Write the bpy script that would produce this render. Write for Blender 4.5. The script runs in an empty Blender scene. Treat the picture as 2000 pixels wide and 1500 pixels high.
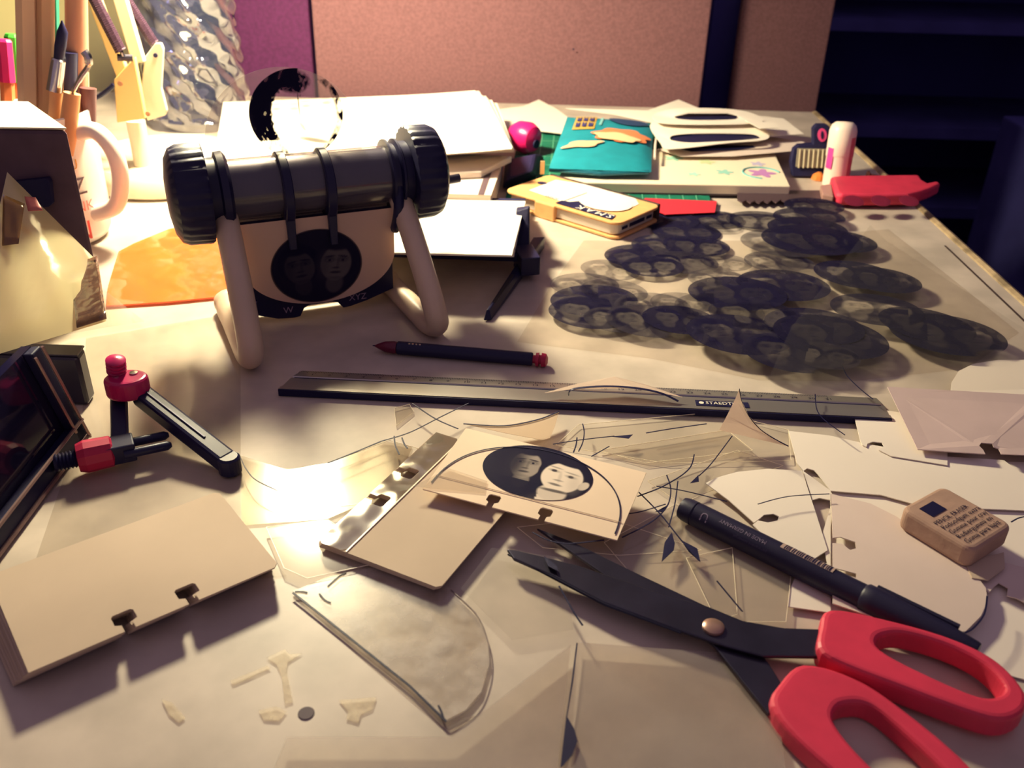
import bpy, bmesh, math, random
import numpy as np
from mathutils import Vector, Matrix
random.seed(7); rng = np.random.default_rng(7)
SC = bpy.context.scene
COL = SC.collection
T = 0.75                                   # height of the desk top above the floor
# ---------------------------------------------------------------- camera
FPX, PITCH, ROLL = 1800.0, math.radians(30.0), math.radians(1.64)
CH = 0.545*math.sin(PITCH)                 # camera height above the desk
FW = Vector((0, math.cos(PITCH), -math.sin(PITCH)))
_r0 = Vector((1, 0, 0)); _u0 = Vector((0, math.sin(PITCH), math.cos(PITCH)))
RT = _r0*math.cos(ROLL)+_u0*math.sin(ROLL); UP = _u0*math.cos(ROLL)-_r0*math.sin(ROLL)
CAM = Vector((0, 0, T+CH))
cd = bpy.data.cameras.new('camera'); cam = bpy.data.objects.new('camera', cd); COL.objects.link(cam)
cd.sensor_fit = 'HORIZONTAL'; cd.sensor_width = 36; cd.lens = FPX/2000*36; cd.clip_start = .01
cam.matrix_world = Matrix.Translation(CAM) @ Matrix((RT, UP, -FW)).transposed().to_4x4()
cd.dof.use_dof = True; cd.dof.focus_distance = .50; cd.dof.aperture_fstop = 14
SC.camera = cam
# ---------------------------------------------------------------- world, exposure
W = bpy.data.worlds.new('world'); SC.world = W; W.use_nodes = True
W.node_tree.nodes['Background'].inputs[0].default_value = (.72, .52, .72, 1)
W.node_tree.nodes['Background'].inputs[1].default_value = .27
vs = SC.view_settings; vs.view_transform = 'Standard'; vs.look = 'None'; vs.gamma = 1; vs.exposure = .18
SC.cycles.transparent_max_bounces = 40; SC.cycles.sample_clamp_indirect = 4.0
SC.cycles.max_bounces = 8
LAMP = Vector((-.217, .80, T+.325)); LAMP_L = 480.0; LAMP_COL = (1.0, .89, .59)

# ---------------------------------------------------------------- pixel helpers
def ray(x, y): return FW*FPX+RT*(x-1000)-UP*(y-750)
def P(x, y, z=0.):                          # photo pixel -> point at height z above the desk
    d = ray(x, y); return CAM+d*((z-CH)/d.z)
def PY(x, y, Y):                            # photo pixel -> point at distance Y from the camera foot
    d = ray(x, y); return CAM+d*(Y/d.y)
def ZH(v): return v.z-T
# ---------------------------------------------------------------- colours, materials
def lin(c):
    c /= 255.; return c/12.92 if c <= .04045 else ((c+.055)/1.055)**2.4
def C(r, g, b): return (lin(r), lin(g), lin(b))
MATS = {}
def M(name, rgb, rough=.5, metal=0., spec=.5, noise=None, bump=None, trans=0., emit=None, rgb2=None, ior=1.45, stretch=None):
    if name in MATS: return MATS[name]
    m = bpy.data.materials.new(name); m.use_nodes = True; nt = m.node_tree; b = nt.nodes['Principled BSDF']
    b.inputs['Base Color'].default_value = (*rgb, 1); b.inputs['Roughness'].default_value = rough
    b.inputs['Metallic'].default_value = metal; b.inputs['Specular IOR Level'].default_value = spec
    b.inputs['Transmission Weight'].default_value = trans; b.inputs['IOR'].default_value = ior
    if emit: b.inputs['Emission Color'].default_value = (*emit[0], 1); b.inputs['Emission Strength'].default_value = emit[1]
    if noise or bump:
        tc = nt.nodes.new('ShaderNodeTexCoord'); src = tc.outputs['Object']
        if stretch:
            mp = nt.nodes.new('ShaderNodeMapping'); mp.inputs['Scale'].default_value = stretch
            nt.links.new(src, mp.inputs[0]); src = mp.outputs[0]
    if noise:
        n = nt.nodes.new('ShaderNodeTexNoise'); n.inputs['Scale'].default_value = noise[0]; n.inputs['Detail'].default_value = 6
        nt.links.new(src, n.inputs['Vector'])
        rp = nt.nodes.new('ShaderNodeMapRange'); rp.inputs[1].default_value = .35; rp.inputs[2].default_value = .65
        nt.links.new(n.outputs['Fac'], rp.inputs[0])
        mx = nt.nodes.new('ShaderNodeMix'); mx.data_type = 'RGBA'
        mx.inputs[6].default_value = (*rgb, 1); mx.inputs[7].default_value = (*(rgb2 or [c*(1-noise[1]) for c in rgb]), 1)
        nt.links.new(rp.outputs[0], mx.inputs[0]); nt.links.new(mx.outputs[2], b.inputs['Base Color'])
    if bump:
        n = nt.nodes.new('ShaderNodeTexNoise'); n.inputs['Scale'].default_value = bump[0]; n.inputs['Detail'].default_value = 4
        nt.links.new(src, n.inputs['Vector'])
        bp = nt.nodes.new('ShaderNodeBump'); bp.inputs['Strength'].default_value = bump[1]; bp.inputs['Distance'].default_value = bump[2]
        nt.links.new(n.outputs['Fac'], bp.inputs['Height']); nt.links.new(bp.outputs[0], b.inputs['Normal'])
    MATS[name] = m; return m
def ACET(name, tint, haze, hazecol, rough=.06, refl=1., noise=None, bump=None, f0=.04, transl=0.):
    """clear or frosted film: transparent + haze + Schlick gloss"""
    if name in MATS: return MATS[name]
    m = bpy.data.materials.new(name); m.use_nodes = True; nt = m.node_tree; N = nt.nodes.new; L = nt.links.new
    nt.nodes.remove(nt.nodes['Principled BSDF']); out = nt.nodes['Material Output']
    tr = N('ShaderNodeBsdfTransparent'); tr.inputs[0].default_value = (*tint, 1)
    df = N('ShaderNodeBsdfDiffuse'); df.inputs[0].default_value = (*hazecol, 1)
    gl = N('ShaderNodeBsdfGlossy'); gl.inputs['Roughness'].default_value = rough; gl.inputs[0].default_value = (1, 1, 1, 1)
    m1 = N('ShaderNodeMixShader'); m1.inputs[0].default_value = haze; L(tr.outputs[0], m1.inputs[1])
    if transl:
        tl = N('ShaderNodeBsdfTranslucent'); tl.inputs[0].default_value = (*hazecol, 1); mt = N('ShaderNodeMixShader'); mt.inputs[0].default_value = transl
        L(df.outputs[0], mt.inputs[1]); L(tl.outputs[0], mt.inputs[2]); L(mt.outputs[0], m1.inputs[2])
    else: L(df.outputs[0], m1.inputs[2])
    if noise:
        tc = N('ShaderNodeTexCoord'); n = N('ShaderNodeTexNoise'); n.inputs['Scale'].default_value = noise[0]; n.inputs['Detail'].default_value = 7
        L(tc.outputs['Object'], n.inputs['Vector'])
        rp = N('ShaderNodeMapRange'); rp.inputs[1].default_value = .3; rp.inputs[2].default_value = .7
        rp.inputs[3].default_value = max(0, haze-noise[1]); rp.inputs[4].default_value = min(1, haze+noise[1])
        L(n.outputs['Fac'], rp.inputs[0]); L(rp.outputs[0], m1.inputs[0])
    lw = N('ShaderNodeLayerWeight'); lw.inputs[0].default_value = .5
    pw = N('ShaderNodeMath'); pw.operation = 'POWER'; pw.inputs[1].default_value = 5; L(lw.outputs['Facing'], pw.inputs[0])
    ma = N('ShaderNodeMath'); ma.operation = 'MULTIPLY_ADD'; ma.inputs[1].default_value = refl*.96; ma.inputs[2].default_value = refl*f0; L(pw.outputs[0], ma.inputs[0])
    m2 = N('ShaderNodeMixShader'); L(ma.outputs[0], m2.inputs[0]); L(m1.outputs[0], m2.inputs[1]); L(gl.outputs[0], m2.inputs[2])
    if bump:
        tc = N('ShaderNodeTexCoord'); n = N('ShaderNodeTexNoise'); n.inputs['Scale'].default_value = bump[0]
        L(tc.outputs['Object'], n.inputs['Vector']); bp = N('ShaderNodeBump'); bp.inputs['Strength'].default_value = bump[1]; bp.inputs['Distance'].default_value = bump[2]
        L(n.outputs['Fac'], bp.inputs['Height']); L(bp.outputs[0], gl.inputs['Normal'])
    L(m2.outputs[0], out.inputs[0]); MATS[name] = m; return m
def PRINT(name, rough=.5, spec=.03):
    """ink print from the point colours of a mesh; alpha = ink cover"""
    if name in MATS: return MATS[name]
    m = bpy.data.materials.new(name); m.use_nodes = True; nt = m.node_tree; b = nt.nodes['Principled BSDF']
    a = nt.nodes.new('ShaderNodeAttribute'); a.attribute_name = 'ink'
    nt.links.new(a.outputs['Color'], b.inputs['Base Color']); nt.links.new(a.outputs['Alpha'], b.inputs['Alpha'])
    b.inputs['Roughness'].default_value = rough; b.inputs['Specular IOR Level'].default_value = spec
    MATS[name] = m; return m
NAVY = (.011, .010, .046)
black = M('black_plastic', NAVY, .38, spec=.35)
blackmatte = M('black_matte', NAVY, .6, spec=.25)
paper = M('white_paper', C(238, 226, 212), .8, spec=.15, noise=(9, .06))
paper2 = M('pinkish_card', C(226, 206, 194), .75, spec=.15, noise=(14, .10))
paper3 = M('tan_card', C(204, 182, 160), .7, spec=.2, noise=(10, .16))
red = M('red_plastic', C(226, 62, 90), .42, spec=.4, noise=(60, .15))
darkred = M('crimson_plastic', C(186, 28, 92), .3, spec=.5)
steel = M('dark_steel', (.06, .055, .085), .28, metal=.75, noise=(40, .3))
chrome = M('bright_metal', (.65, .62, .6), .18, metal=1)
clear = ACET('clear_acetate', (.975, .97, .955), .02, (.8, .75, .68), refl=.6)
hazy = ACET('hazy_acetate', (.94, .92, .89), .10, (.72, .66, .58), rough=.12, refl=.6)
INK = M('black_ink', NAVY, .5, spec=.2)
PR = PRINT('portrait_ink')
# ---------------------------------------------------------------- object helpers
def tag(o, label=None, cat=None, group=None, kind=None):
    if label: o['label'] = label
    if cat: o['category'] = cat
    if group: o['group'] = group
    if kind: o['kind'] = kind
    return o
ORD = ['topmost', 'second from the top', 'third from the top', 'fourth from the top', 'fifth from the top', 'sixth from the top', 'seventh from the top', 'eighth from the top', 'ninth from the top', 'tenth from the top', 'eleventh from the top', 'twelfth from the top', 'thirteenth from the top', 'fourteenth from the top']
def thing(name, loc, label, cat, group=None):
    o = bpy.data.objects.new(name, None); COL.objects.link(o); o.empty_display_size = .01
    o.location = loc; o['_w'] = tuple(loc); del o['_w']
    WL[o.name] = Vector(loc); return tag(o, label, cat, group)
WL = {}
def obj(name, vf, mat, parent=None, smooth=False, bevel=0, subsurf=0, solid=0, seg=2):
    v, f = vf; v = [Vector(p) for p in v]
    lo = Vector([min(p[i] for p in v) for i in range(3)]); hi = Vector([max(p[i] for p in v) for i in range(3)]); c = (lo+hi)/2; c.z = lo.z
    me = bpy.data.meshes.new(name); me.from_pydata([p-c for p in v], [], f); me.update()
    bm = bmesh.new(); bm.from_mesh(me); bmesh.ops.remove_doubles(bm, verts=bm.verts, dist=1e-7)
    bmesh.ops.recalc_face_normals(bm, faces=bm.faces); bm.to_mesh(me); bm.free()
    me.materials.append(mat); o = bpy.data.objects.new(name, me); COL.objects.link(o)
    if smooth:
        me.polygons.foreach_set('use_smooth', [True]*len(me.polygons))
    WL[o.name] = c.copy()
    if parent: o.parent = parent; o.location = c-WL[parent.name]
    else: o.location = c
    if solid: s = o.modifiers.new('solid', 'SOLIDIFY'); s.thickness = solid; s.offset = 0
    if bevel: b = o.modifiers.new('bevel', 'BEVEL'); b.width = bevel; b.segments = seg; b.limit_method = 'ANGLE'; b.angle_limit = .6
    if subsurf: s = o.modifiers.new('sub', 'SUBSURF'); s.levels = subsurf; s.render_levels = subsurf
    if smooth and bevel == 0 and not subsurf:
        me.set_sharp_from_angle(angle=.7)
    return o
def join(*vfs):
    V, F = [], []
    for v, f in vfs:
        k = len(V); V += list(v); F += [tuple(i+k for i in q) for q in f]
    return V, F
def prism(pts, up):
    """polygon pts extruded by vector up (or height)"""
    if not isinstance(up, Vector): up = Vector((0, 0, up))
    n = len(pts); v = [Vector(p) for p in pts]+[Vector(p)+up for p in pts]
    return v, [tuple(range(n-1, -1, -1)), tuple(range(n, 2*n))]+[(i, (i+1) % n, n+(i+1) % n, n+i) for i in range(n)]
def hexa(b4, t4): 
    return list(b4)+list(t4), [(3, 2, 1, 0), (4, 5, 6, 7)]+[(i, (i+1) % 4, 4+(i+1) % 4, 4+i) for i in range(4)]
def box(c, ex, ey, ez):
    c, ex, ey, ez = map(Vector, (c, ex, ey, ez))
    b = [c-ex-ey-ez, c+ex-ey-ez, c+ex+ey-ez, c-ex+ey-ez]; return hexa(b, [p+2*ez for p in b])
def abox(x0, x1, y0, y1, z0, z1): return box(((x0+x1)/2, (y0+y1)/2, (z0+z1)/2), ((x1-x0)/2, 0, 0), (0, (y1-y0)/2, 0), (0, 0, (z1-z0)/2))
def spline(pts, n=8, closed=False):
    pts = [Vector(p) for p in pts]; m = len(pts); out = []
    for i in range(m if closed else m-1):
        g = (lambda k: pts[k % m]) if closed else (lambda k: pts[min(max(k, 0), m-1)])
        a, b, c, d = g(i-1), g(i), g(i+1), g(i+2)
        for j in range(n):
            t = j/n; out.append(.5*((2*b)+(c-a)*t+(2*a-5*b+4*c-d)*t*t+(3*b-a-3*c+d)*t**3))
    if not closed: out.append(pts[-1])
    return out
def frame_of(d):
    d = d.normalized(); a = Vector((0, 0, 1)) if abs(d.z) < .9 else Vector((1, 0, 0))
    x = d.cross(a).normalized(); return x, x.cross(d).normalized()*-1
def tube(path, r, seg=12, flat=1.):
    path = [Vector(p) for p in path]; n = len(path); R = r if isinstance(r, (list, tuple)) else [r]*n
    V, F = [], []; x = None
    for i, p in enumerate(path):
        d = (path[min(i+1, n-1)]-path[max(i-1, 0)]).normalized()
        if x is None: x, y = frame_of(d)
        else:
            x = (x-d*x.dot(d)).normalized(); y = d.cross(x)
        for k in range(seg):
            a = 2*math.pi*k/seg; V.append(p+x*math.cos(a)*R[i]+y*math.sin(a)*R[i]*flat)
    for i in range(n-1):
        for k in range(seg):
            F.append((i*seg+k, i*seg+(k+1) % seg, (i+1)*seg+(k+1) % seg, (i+1)*seg+k))
    F += [tuple(range(seg-1, -1, -1)), tuple(range((n-1)*seg, n*seg))]; return V, F
def lathe(o, d, prof, seg=32):
    """prof = [(s along axis, r)]"""
    o = Vector(o); d = Vector(d).normalized(); x, y = frame_of(d); V, F = [], []; n = len(prof)
    for s, r in prof:
        for k in range(seg):
            a = 2*math.pi*k/seg; V.append(o+d*s+(x*math.cos(a)+y*math.sin(a))*max(r, 1e-5))
    for i in range(n-1):
        for k in range(seg): F.append((i*seg+k, i*seg+(k+1) % seg, (i+1)*seg+(k+1) % seg, (i+1)*seg+k))
    F += [tuple(range(seg-1, -1, -1)), tuple(range((n-1)*seg, n*seg))]; return V, F
def resample(loop, n):
    loop = [Vector(p) for p in loop]; m = len(loop); L = [0]
    for i in range(m): L.append(L[-1]+(loop[(i+1) % m]-loop[i]).length)
    out = []; j = 0
    for k in range(n):
        s = L[-1]*k/n
        while L[j+1] < s: j += 1
        t = (s-L[j])/max(1e-9, L[j+1]-L[j]); out.append(loop[j].lerp(loop[(j+1) % m], t))
    return out
def ring(outer, inner, h, n=48):
    """plate with a hole; both loops start at matching points"""
    a, b = resample(outer, n), resample(inner, n); up = Vector((0, 0, h))
    V = a+b+[p+up for p in a]+[p+up for p in b]; F = []
    for i in range(n):
        j = (i+1) % n
        F += [(i, j, n+j, n+i), (2*n+i, 3*n+i, 3*n+j, 2*n+j), (i, 2*n+i, 2*n+j, j), (n+i, n+j, 3*n+j, 3*n+i)]
    return V, F
def ribbon(path, w):
    path = [Vector(p) for p in path]; n = len(path); V, F = [], []
    for i, p in enumerate(path):
        d = path[min(i+1, n-1)]-path[max(i-1, 0)]; s = Vector((-d.y, d.x, 0)).normalized()*(w/2 if isinstance(w, float) else w[i]/2)
        up = Vector((0, 0, .00025)); V += [p-s, p+s, p+s+up, p-s+up]
    for i in range(n-1):
        for k in range(4): F.append((4*i+k, 4*i+(k+1) % 4, 4*i+4+(k+1) % 4, 4*i+4+k))
    F += [(3, 2, 1, 0), tuple(4*n-4+k for k in range(4))]; return V, F
def sheet(px, z=0., th=.0003):
    """px = [(x, y) or (x, y, z)] photo outline of a flat sheet at height z"""
    pts = [P(q[0], q[1], q[2] if len(q) > 2 else z) for q in px]; return prism(pts, th)
_tc = {}
def text2d(s, size):
    if (s, size) in _tc: return _tc[(s, size)]
    cu = bpy.data.curves.new('t', 'FONT'); cu.body = s; cu.size = size; cu.resolution_u = 2
    ob = bpy.data.objects.new('t', cu); COL.objects.link(ob); dg = bpy.context.evaluated_depsgraph_get(); dg.update()
    me = bpy.data.meshes.new_from_object(ob.evaluated_get(dg)); v = [(q.co.x, q.co.y) for q in me.vertices]; f = [tuple(p.vertices) for p in me.polygons]
    bpy.data.objects.remove(ob); bpy.data.curves.remove(cu); bpy.data.meshes.remove(me)
    _tc[(s, size)] = (v, f); return v, f
def lettering(s, size, O, ex, ey, lift=.0002):
    v, f = text2d(s, size); n = ex.cross(ey).normalized()*lift; return [O+ex*x+ey*y+n for x, y in v], f
# ---------------------------------------------------------------- portrait prints
def wob(X, Y, f, seed):
    r_ = np.random.default_rng(seed); s = np.zeros_like(X)
    for i in range(9):
        a = r_.uniform(0, math.pi*2); k = f*r_.uniform(.6, 1.6); s += np.sin(k*(X*math.cos(a)+Y*math.sin(a))+r_.uniform(0, 6))
    return s/4.5
def ell(X, Y, cx, cy, a, b, rot=0., soft=.12):
    c, s = math.cos(rot), math.sin(rot); x, y = X-cx, Y-cy; u = (x*c+y*s)/a; v = (-x*s+y*c)/b
    d = np.sqrt(u*u+v*v); t = np.clip((1+soft-d)/(2*soft), 0, 1); return t*t*(3-2*t)
def face(V, X, Y, cx, cy, s, rot=0., skin=.85, dark=.1, hair=.03, long=False):
    """adds one generic front-facing head to the grey values V"""
    c, si = math.cos(rot), math.sin(rot); x = ((X-cx)*c+(Y-cy)*si)/s; y = (-(X-cx)*si+(Y-cy)*c)/s
    mix = lambda V, m, v: V*(1-m)+v*m
    V = mix(V, ell(x, y, 0, .18, 1.02, 1.25, soft=.08), hair)
    if long: V = mix(V, ell(x, y, 0, -.5, 1.05, 1.2, soft=.15), hair)
    V = mix(V, ell(x, y, 0, -1.25, .42, .6, soft=.15), skin*.72)
    V = mix(V, ell(x, y, 0, -.08, .74, 1.02, soft=.07), skin)
    V = mix(V, ell(x, y, -.62, -.15, .3, .8, soft=.8)*.5, skin*.55)
    V = mix(V, ell(x, y, 0, .98, .62, .28, soft=.3), hair)
    for e in (-.32, .32):
        V = mix(V, ell(x, y, e, .16, .25, .15, soft=.6)*.55, skin*.35)
        V = mix(V, ell(x, y, e, .12, .15, .06, soft=.3), skin*.9)
        V = mix(V, ell(x, y, e, .12, .07, .07, soft=.3), dark)
        V = mix(V, ell(x, y, e, .35, .24, .05, rot=-.15*np.sign(e), soft=.5)*.8, dark)
    V = mix(V, ell(x, y, .09, -.1, .06, .3, soft=.7)*.45, skin*.5)
    V = mix(V, ell(x, y, 0, -.33, .17, .06, soft=.6)*.7, skin*.35)
    V = mix(V, ell(x, y, 0, -.6, .26, .075, soft=.4)*.85, skin*.3)
    V = mix(V, ell(x, y, 0, -.95, .4, .1, soft=.8)*.4, skin*.5)
    return V
def disc_mesh(name, rings, seg, fn, mat):
    """unit disc with ink colours from fn(X, Y) -> (grey, alpha)"""
    pts = [(0, 0)]; F = []
    for i in range(1, rings+1):
        for k in range(seg):
            a = 2*math.pi*k/seg; pts.append((i/rings*math.cos(a), i/rings*math.sin(a)))
    for k in range(seg): F.append((0, 1+k, 1+(k+1) % seg))
    for i in range(1, rings):
        for k in range(seg):
            a = 1+(i-1)*seg; b = 1+i*seg; F.append((a+k, b+k, b+(k+1) % seg, a+(k+1) % seg))
    me = bpy.data.meshes.new(name); me.from_pydata([(x, y, 0) for x, y in pts], [], F); me.update()
    A = np.array(pts); g, al = fn(A[:, 0], A[:, 1]); lo = np.array((.007, .006, .026)); hi = np.array(C(242, 224, 205))
    g = np.clip(g, 0, 1)[:, None]**1.6; rgb = lo+(hi-lo)*g
    at = me.color_attributes.new('ink', 'FLOAT_COLOR', 'POINT')
    at.data.foreach_set('color', np.concatenate([rgb, np.clip(al, 0, 1)[:, None]], 1).astype(np.float32).ravel())
    me.materials.append(mat); return me
def put_disc(name, me, c, ex, ey, parent=None):
    """unit disc mesh placed with half axes ex, ey"""
    o = bpy.data.objects.new(name, me); COL.objects.link(o); n = ex.cross(ey).normalized()
    mw = Matrix(((ex.x, ey.x, n.x, c.x), (ex.y, ey.y, n.y, c.y), (ex.z, ey.z, n.z, c.z), (0, 0, 0, 1)))
    if parent: o.parent = parent; mw = Matrix.Translation(-WL[parent.name]) @ mw
    o.matrix_basis = mw; return o
# ---------------------------------------------------------------- index cards
def card_outline(w, h, holes=(-.0125, .0125), dome=False, hk=1.):
    """card with keyhole slots along its lower edge; local metres, lower edge on y = 0"""
    pts = [(-w/2, 0)]
    for hx in holes:
        a, b, nk, hd = .0016*hk, .0033*hk, .003*hk, .0085*hk
        pts += [(hx-a, 0), (hx-a, nk), (hx-b, nk+.0012), (hx-b, hd-.001), (hx-b+.001, hd), (hx+b-.001, hd), (hx+b, hd-.001), (hx+b, nk+.0012), (hx+a, nk), (hx+a, 0)]
    if dome:
        pts += [(w/2, 0), (w/2, h*.18)]+[(w/2*math.cos(t), h*.18+h*.82*math.sin(t)) for t in np.linspace(0, math.pi, 28)[1:-1]]+[(-w/2, h*.18)]
    else:
        r = .002; pts += [(w/2-r, 0), (w/2, r), (w/2, h-r), (w/2-r, h), (-w/2+r, h), (-w/2, h-r)]
    return pts
def card_frame(bl, br, z=0., zr=None, tilt=0.):
    """axes of a card whose lower corners sit at photo pixels bl, br"""
    a, b = P(*bl, z), P(*br, z if zr is None else zr); ex = (b-a).normalized(); n = Vector((0, 0, 1)); ey = n.cross(ex).normalized()
    ey = (ey*math.cos(tilt)+Vector((0, 0, 1))*math.sin(tilt)).normalized(); return (a+b)/2, ex, ey, (b-a).length
def card_vf(O, ex, ey, outline, th=.0004, lift=0.):
    n = ex.cross(ey).normalized(); return prism([O+ex*x+ey*y+n*lift for x, y in outline], n*th)
# ================================================================ the setting
darkwall = M('dark_wall', (.06, .055, .26), .8, spec=.1, noise=(3, .25))
floorm = M('dark_floor', (.05, .046, .2), .6, noise=(5, .3))
tag(obj('floor', abox(-2.2, 2.2, -1.2, 2.6, -.02, 0), floorm), kind='structure')
tag(obj('wall_back', abox(-2.2, 2.2, 2.6, 2.64, 0, 2.6), darkwall), kind='structure')
tag(obj('wall_right', abox(2.2, 2.24, -1.2, 2.64, 0, 2.6), darkwall), kind='structure')
tag(obj('wall_left', abox(-2.24, -2.2, -1.2, 2.64, 0, 2.6), M('cream_wall', C(214, 196, 150), .8)), kind='structure')
# desk
DX0, DX1, DY0, DY1 = -1.05, .37, .06, 1.175
desk_m = M('desk_laminate', C(208, 193, 178), .42, spec=.35, noise=(24, .26), bump=(900, .04, .0004))
wood_m = M('desk_leg_wood', C(90, 66, 60), .6, noise=(20, .3), stretch=(1, 1, .1))
dk = thing('work_desk', (-.3, .6, 0), 'large pale laminate work desk with a chipped edge strip', 'desk')
obj('desk_top', abox(DX0, DX1, DY0, DY1, T-.03, T), desk_m, dk, bevel=.002)
strip = spline([(DX1-.004, y, T+.0004) for y in (.08, .4, .7, .95, 1.17)], 4)
obj('edge_strip', tube([(DX1-.002, .08, T-.002), (DX1-.002, .55, T-.002), (DX1-.002, .9, T-.002), (DX1-.002, 1.17, T-.002)], .0045, 8), M('worn_edge', C(190, 165, 130), .5, noise=(60, .6)), dk)
obj('cut_groove', ribbon([(DX1-.018, .35, T+.0001), (DX1-.017, .55, T+.0001), (DX1-.0165, .72, T+.0001)], .0016), M('groove_dirt', C(70, 52, 50), .8, noise=(90, .4)), dk)
for x, y in ((DX0+.05, DY0+.05), (DX1-.05, DY0+.05), (DX0+.05, DY1-.05), (DX1-.05, DY1-.05)):
    obj('leg', abox(x-.03, x+.03, y-.03, y+.03, 0, T-.03), wood_m, dk)
# boards leaning behind the desk
def board(xa, xb, Y, name, mat, label, lean=.02, th=.014):
    x0, x1 = PY(xa, 110, Y).x, PY(xb, 110, Y).x; h = 1.45
    b = [Vector((x0, Y, 0)), Vector((x1, Y, 0)), Vector((x1, Y+th, 0)), Vector((x0, Y+th, 0))]
    tag(obj(name, hexa(b, [p+Vector((0, lean, h)) for p in b]), mat, bevel=.002), label, 'board')
board(612, 1381, 1.205, 'hardboard_panel', M('tan_board', C(134, 94, 98), .75, spec=.15, noise=(300, .22)), 'wide tan hardboard panel standing upright behind the desk')
board(1440, 1618, 1.26, 'hardboard_panel', M('brown_board', C(112, 78, 82), .75, spec=.15, noise=(300, .22)), 'narrow brown hardboard panel behind the stack of cut white papers')
board(1384, 1438, 1.30, 'dark_upright', darkwall, 'dark upright plank between the tan and the brown panel')  # dark sheet added to fill the shadowed gap between the panels
board(436, 606, 1.235, 'purple_panel', M('purple_board', C(98, 44, 88), .7, spec=.2, noise=(200, .25)), 'purple panel behind the water bottle')
board(-260, 330, 1.25, 'cream_panel', M('cream_board', C(236, 222, 160), .7, spec=.2), 'cream panel behind the lamp arm and pens', th=.01)
tag(obj('panel_nail_hole', lathe(PY(1120, 96, 1.2085), (0, -1, 0), [(0, .0012), (.0006, .0012)], 10), INK, ), 'tiny dark nail in the tan hardboard panel', 'nail')
# dark shelf unit far right
sh = thing('shelf_unit', (1.2, 2.2, 0), 'dark shelf unit in the shadow beyond the desk', 'shelf')
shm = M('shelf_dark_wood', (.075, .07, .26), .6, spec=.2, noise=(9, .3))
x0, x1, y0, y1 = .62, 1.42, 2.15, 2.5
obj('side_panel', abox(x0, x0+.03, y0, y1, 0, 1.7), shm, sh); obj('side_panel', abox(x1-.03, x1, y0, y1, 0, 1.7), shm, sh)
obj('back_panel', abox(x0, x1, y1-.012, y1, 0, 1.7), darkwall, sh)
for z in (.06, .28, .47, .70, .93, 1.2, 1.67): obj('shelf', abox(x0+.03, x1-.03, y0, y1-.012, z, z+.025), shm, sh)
cab = thing('cabinet', (1.15, 1.3, 0), 'dark low cabinet beside the desk, lost in shadow', 'cabinet')
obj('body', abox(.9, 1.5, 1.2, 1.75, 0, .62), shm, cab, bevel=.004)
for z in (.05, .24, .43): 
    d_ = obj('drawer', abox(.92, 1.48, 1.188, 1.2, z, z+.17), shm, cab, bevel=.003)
    obj('handle', tube([(1.12, 1.172, z+.09), (1.28, 1.172, z+.09)], .005, 8), steel, d_)

# ================================================================ desk lamp
lampw = M('lamp_white', C(244, 232, 205), .35, spec=.4); lampc = M('lamp_cream', C(232, 200, 130), .4)
springm = M('lamp_spring', C(70, 48, 66), .4, metal=.3)
LY = .80
lb = P(330, 345, 0)
lp = thing('desk_lamp', (lb.x, lb.y, T), 'white spring-arm desk lamp with a round base behind the card file', 'lamp')
obj('base', lathe((lb.x, lb.y, T), (0, 0, 1), [(.0006, .070), (.003, .074), (.016, .074), (.022, .069), (.026, .03), (.027, .001)], 48), lampw, lp, smooth=True)
j0 = PY(265, 236, LY); 
obj('stem', tube([(j0.x, j0.y, T+.02), (j0.x, j0.y, j0.z)], .008, 14), lampw, lp, smooth=True)
def plate(px, Y, th): return prism([PY(x, y, Y) for x, y in px], Vector((0, th, 0)))
br = obj('bracket', plate([(222, 156), (262, 112), (284, 232), (228, 240)], LY-.012, .006), lampc, lp, bevel=.001)
obj('bracket_wing', plate([(282, 112), (303, 84), (314, 84), (319, 96), (315, 172), (326, 216), (322, 226), (288, 236), (272, 200)], LY+.006, .004), lampw, lp, bevel=.0008)
for q in ((235, 163), (289, 222)): obj('screw', lathe(PY(q[0], q[1], LY-.012), (0, -1, 0), [(0, .0022), (.0012, .002)], 10), M('screw_tan', C(170, 120, 90), .4, metal=.4), br)
obj('screw', lathe(PY(304, 108, LY+.006), (0, -1, 0), [(0, .0018), (.001, .0018)], 10), INK, lp)
EL = PY(70, -330, LY)                        # elbow, above the frame
def bar(a, b, w, t): 
    d = (b-a).normalized(); s = d.cross(Vector((0, 1, 0))).normalized(); return box((a+b)/2, (b-a)/2, s*w/2, Vector((0, t/2, 0)))
obj('lower_arm', bar(PY(243, 150, LY-.006), EL+Vector((-.004, 0, 0)), .011, .006), lampc, lp, bevel=.001)
obj('lower_arm', bar(PY(272, 122, LY+.004), EL+Vector((.022, .01, .006)), .011, .006), lampw, lp, bevel=.001)
def coil(a, b, r, turns):
    d = (b-a); x, y = frame_of(d); n = turns*8; return tube([a+d*(i/n)+(x*math.cos(i*math.pi/4)+y*math.sin(i*math.pi/4))*r for i in range(n+1)], .0009, 5)
obj('spring', coil(PY(236, 100, LY-.018), PY(150, -70, LY-.018), .0042, 46), springm, lp)
obj('spring_core', tube([PY(236, 98, LY-.018), PY(150, -70, LY-.018)], .0036, 8), springm, lp)
obj('spring', coil(PY(302, 86, LY+.014), PY(222, -40, LY+.014), .0038, 38), springm, lp)
obj('spring_core', tube([PY(302, 86, LY+.014), PY(222, -40, LY+.014)], .0032, 8), springm, lp)
obj('spring_pin', tube([PY(229, 112, LY-.02), PY(259, 113, LY-.016)], .0028, 10), steel, lp)
obj('spring_hook', tube([PY(236, 98, LY-.018), PY(241, 112, LY-.02)], .0016, 8), chrome, lp)
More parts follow.
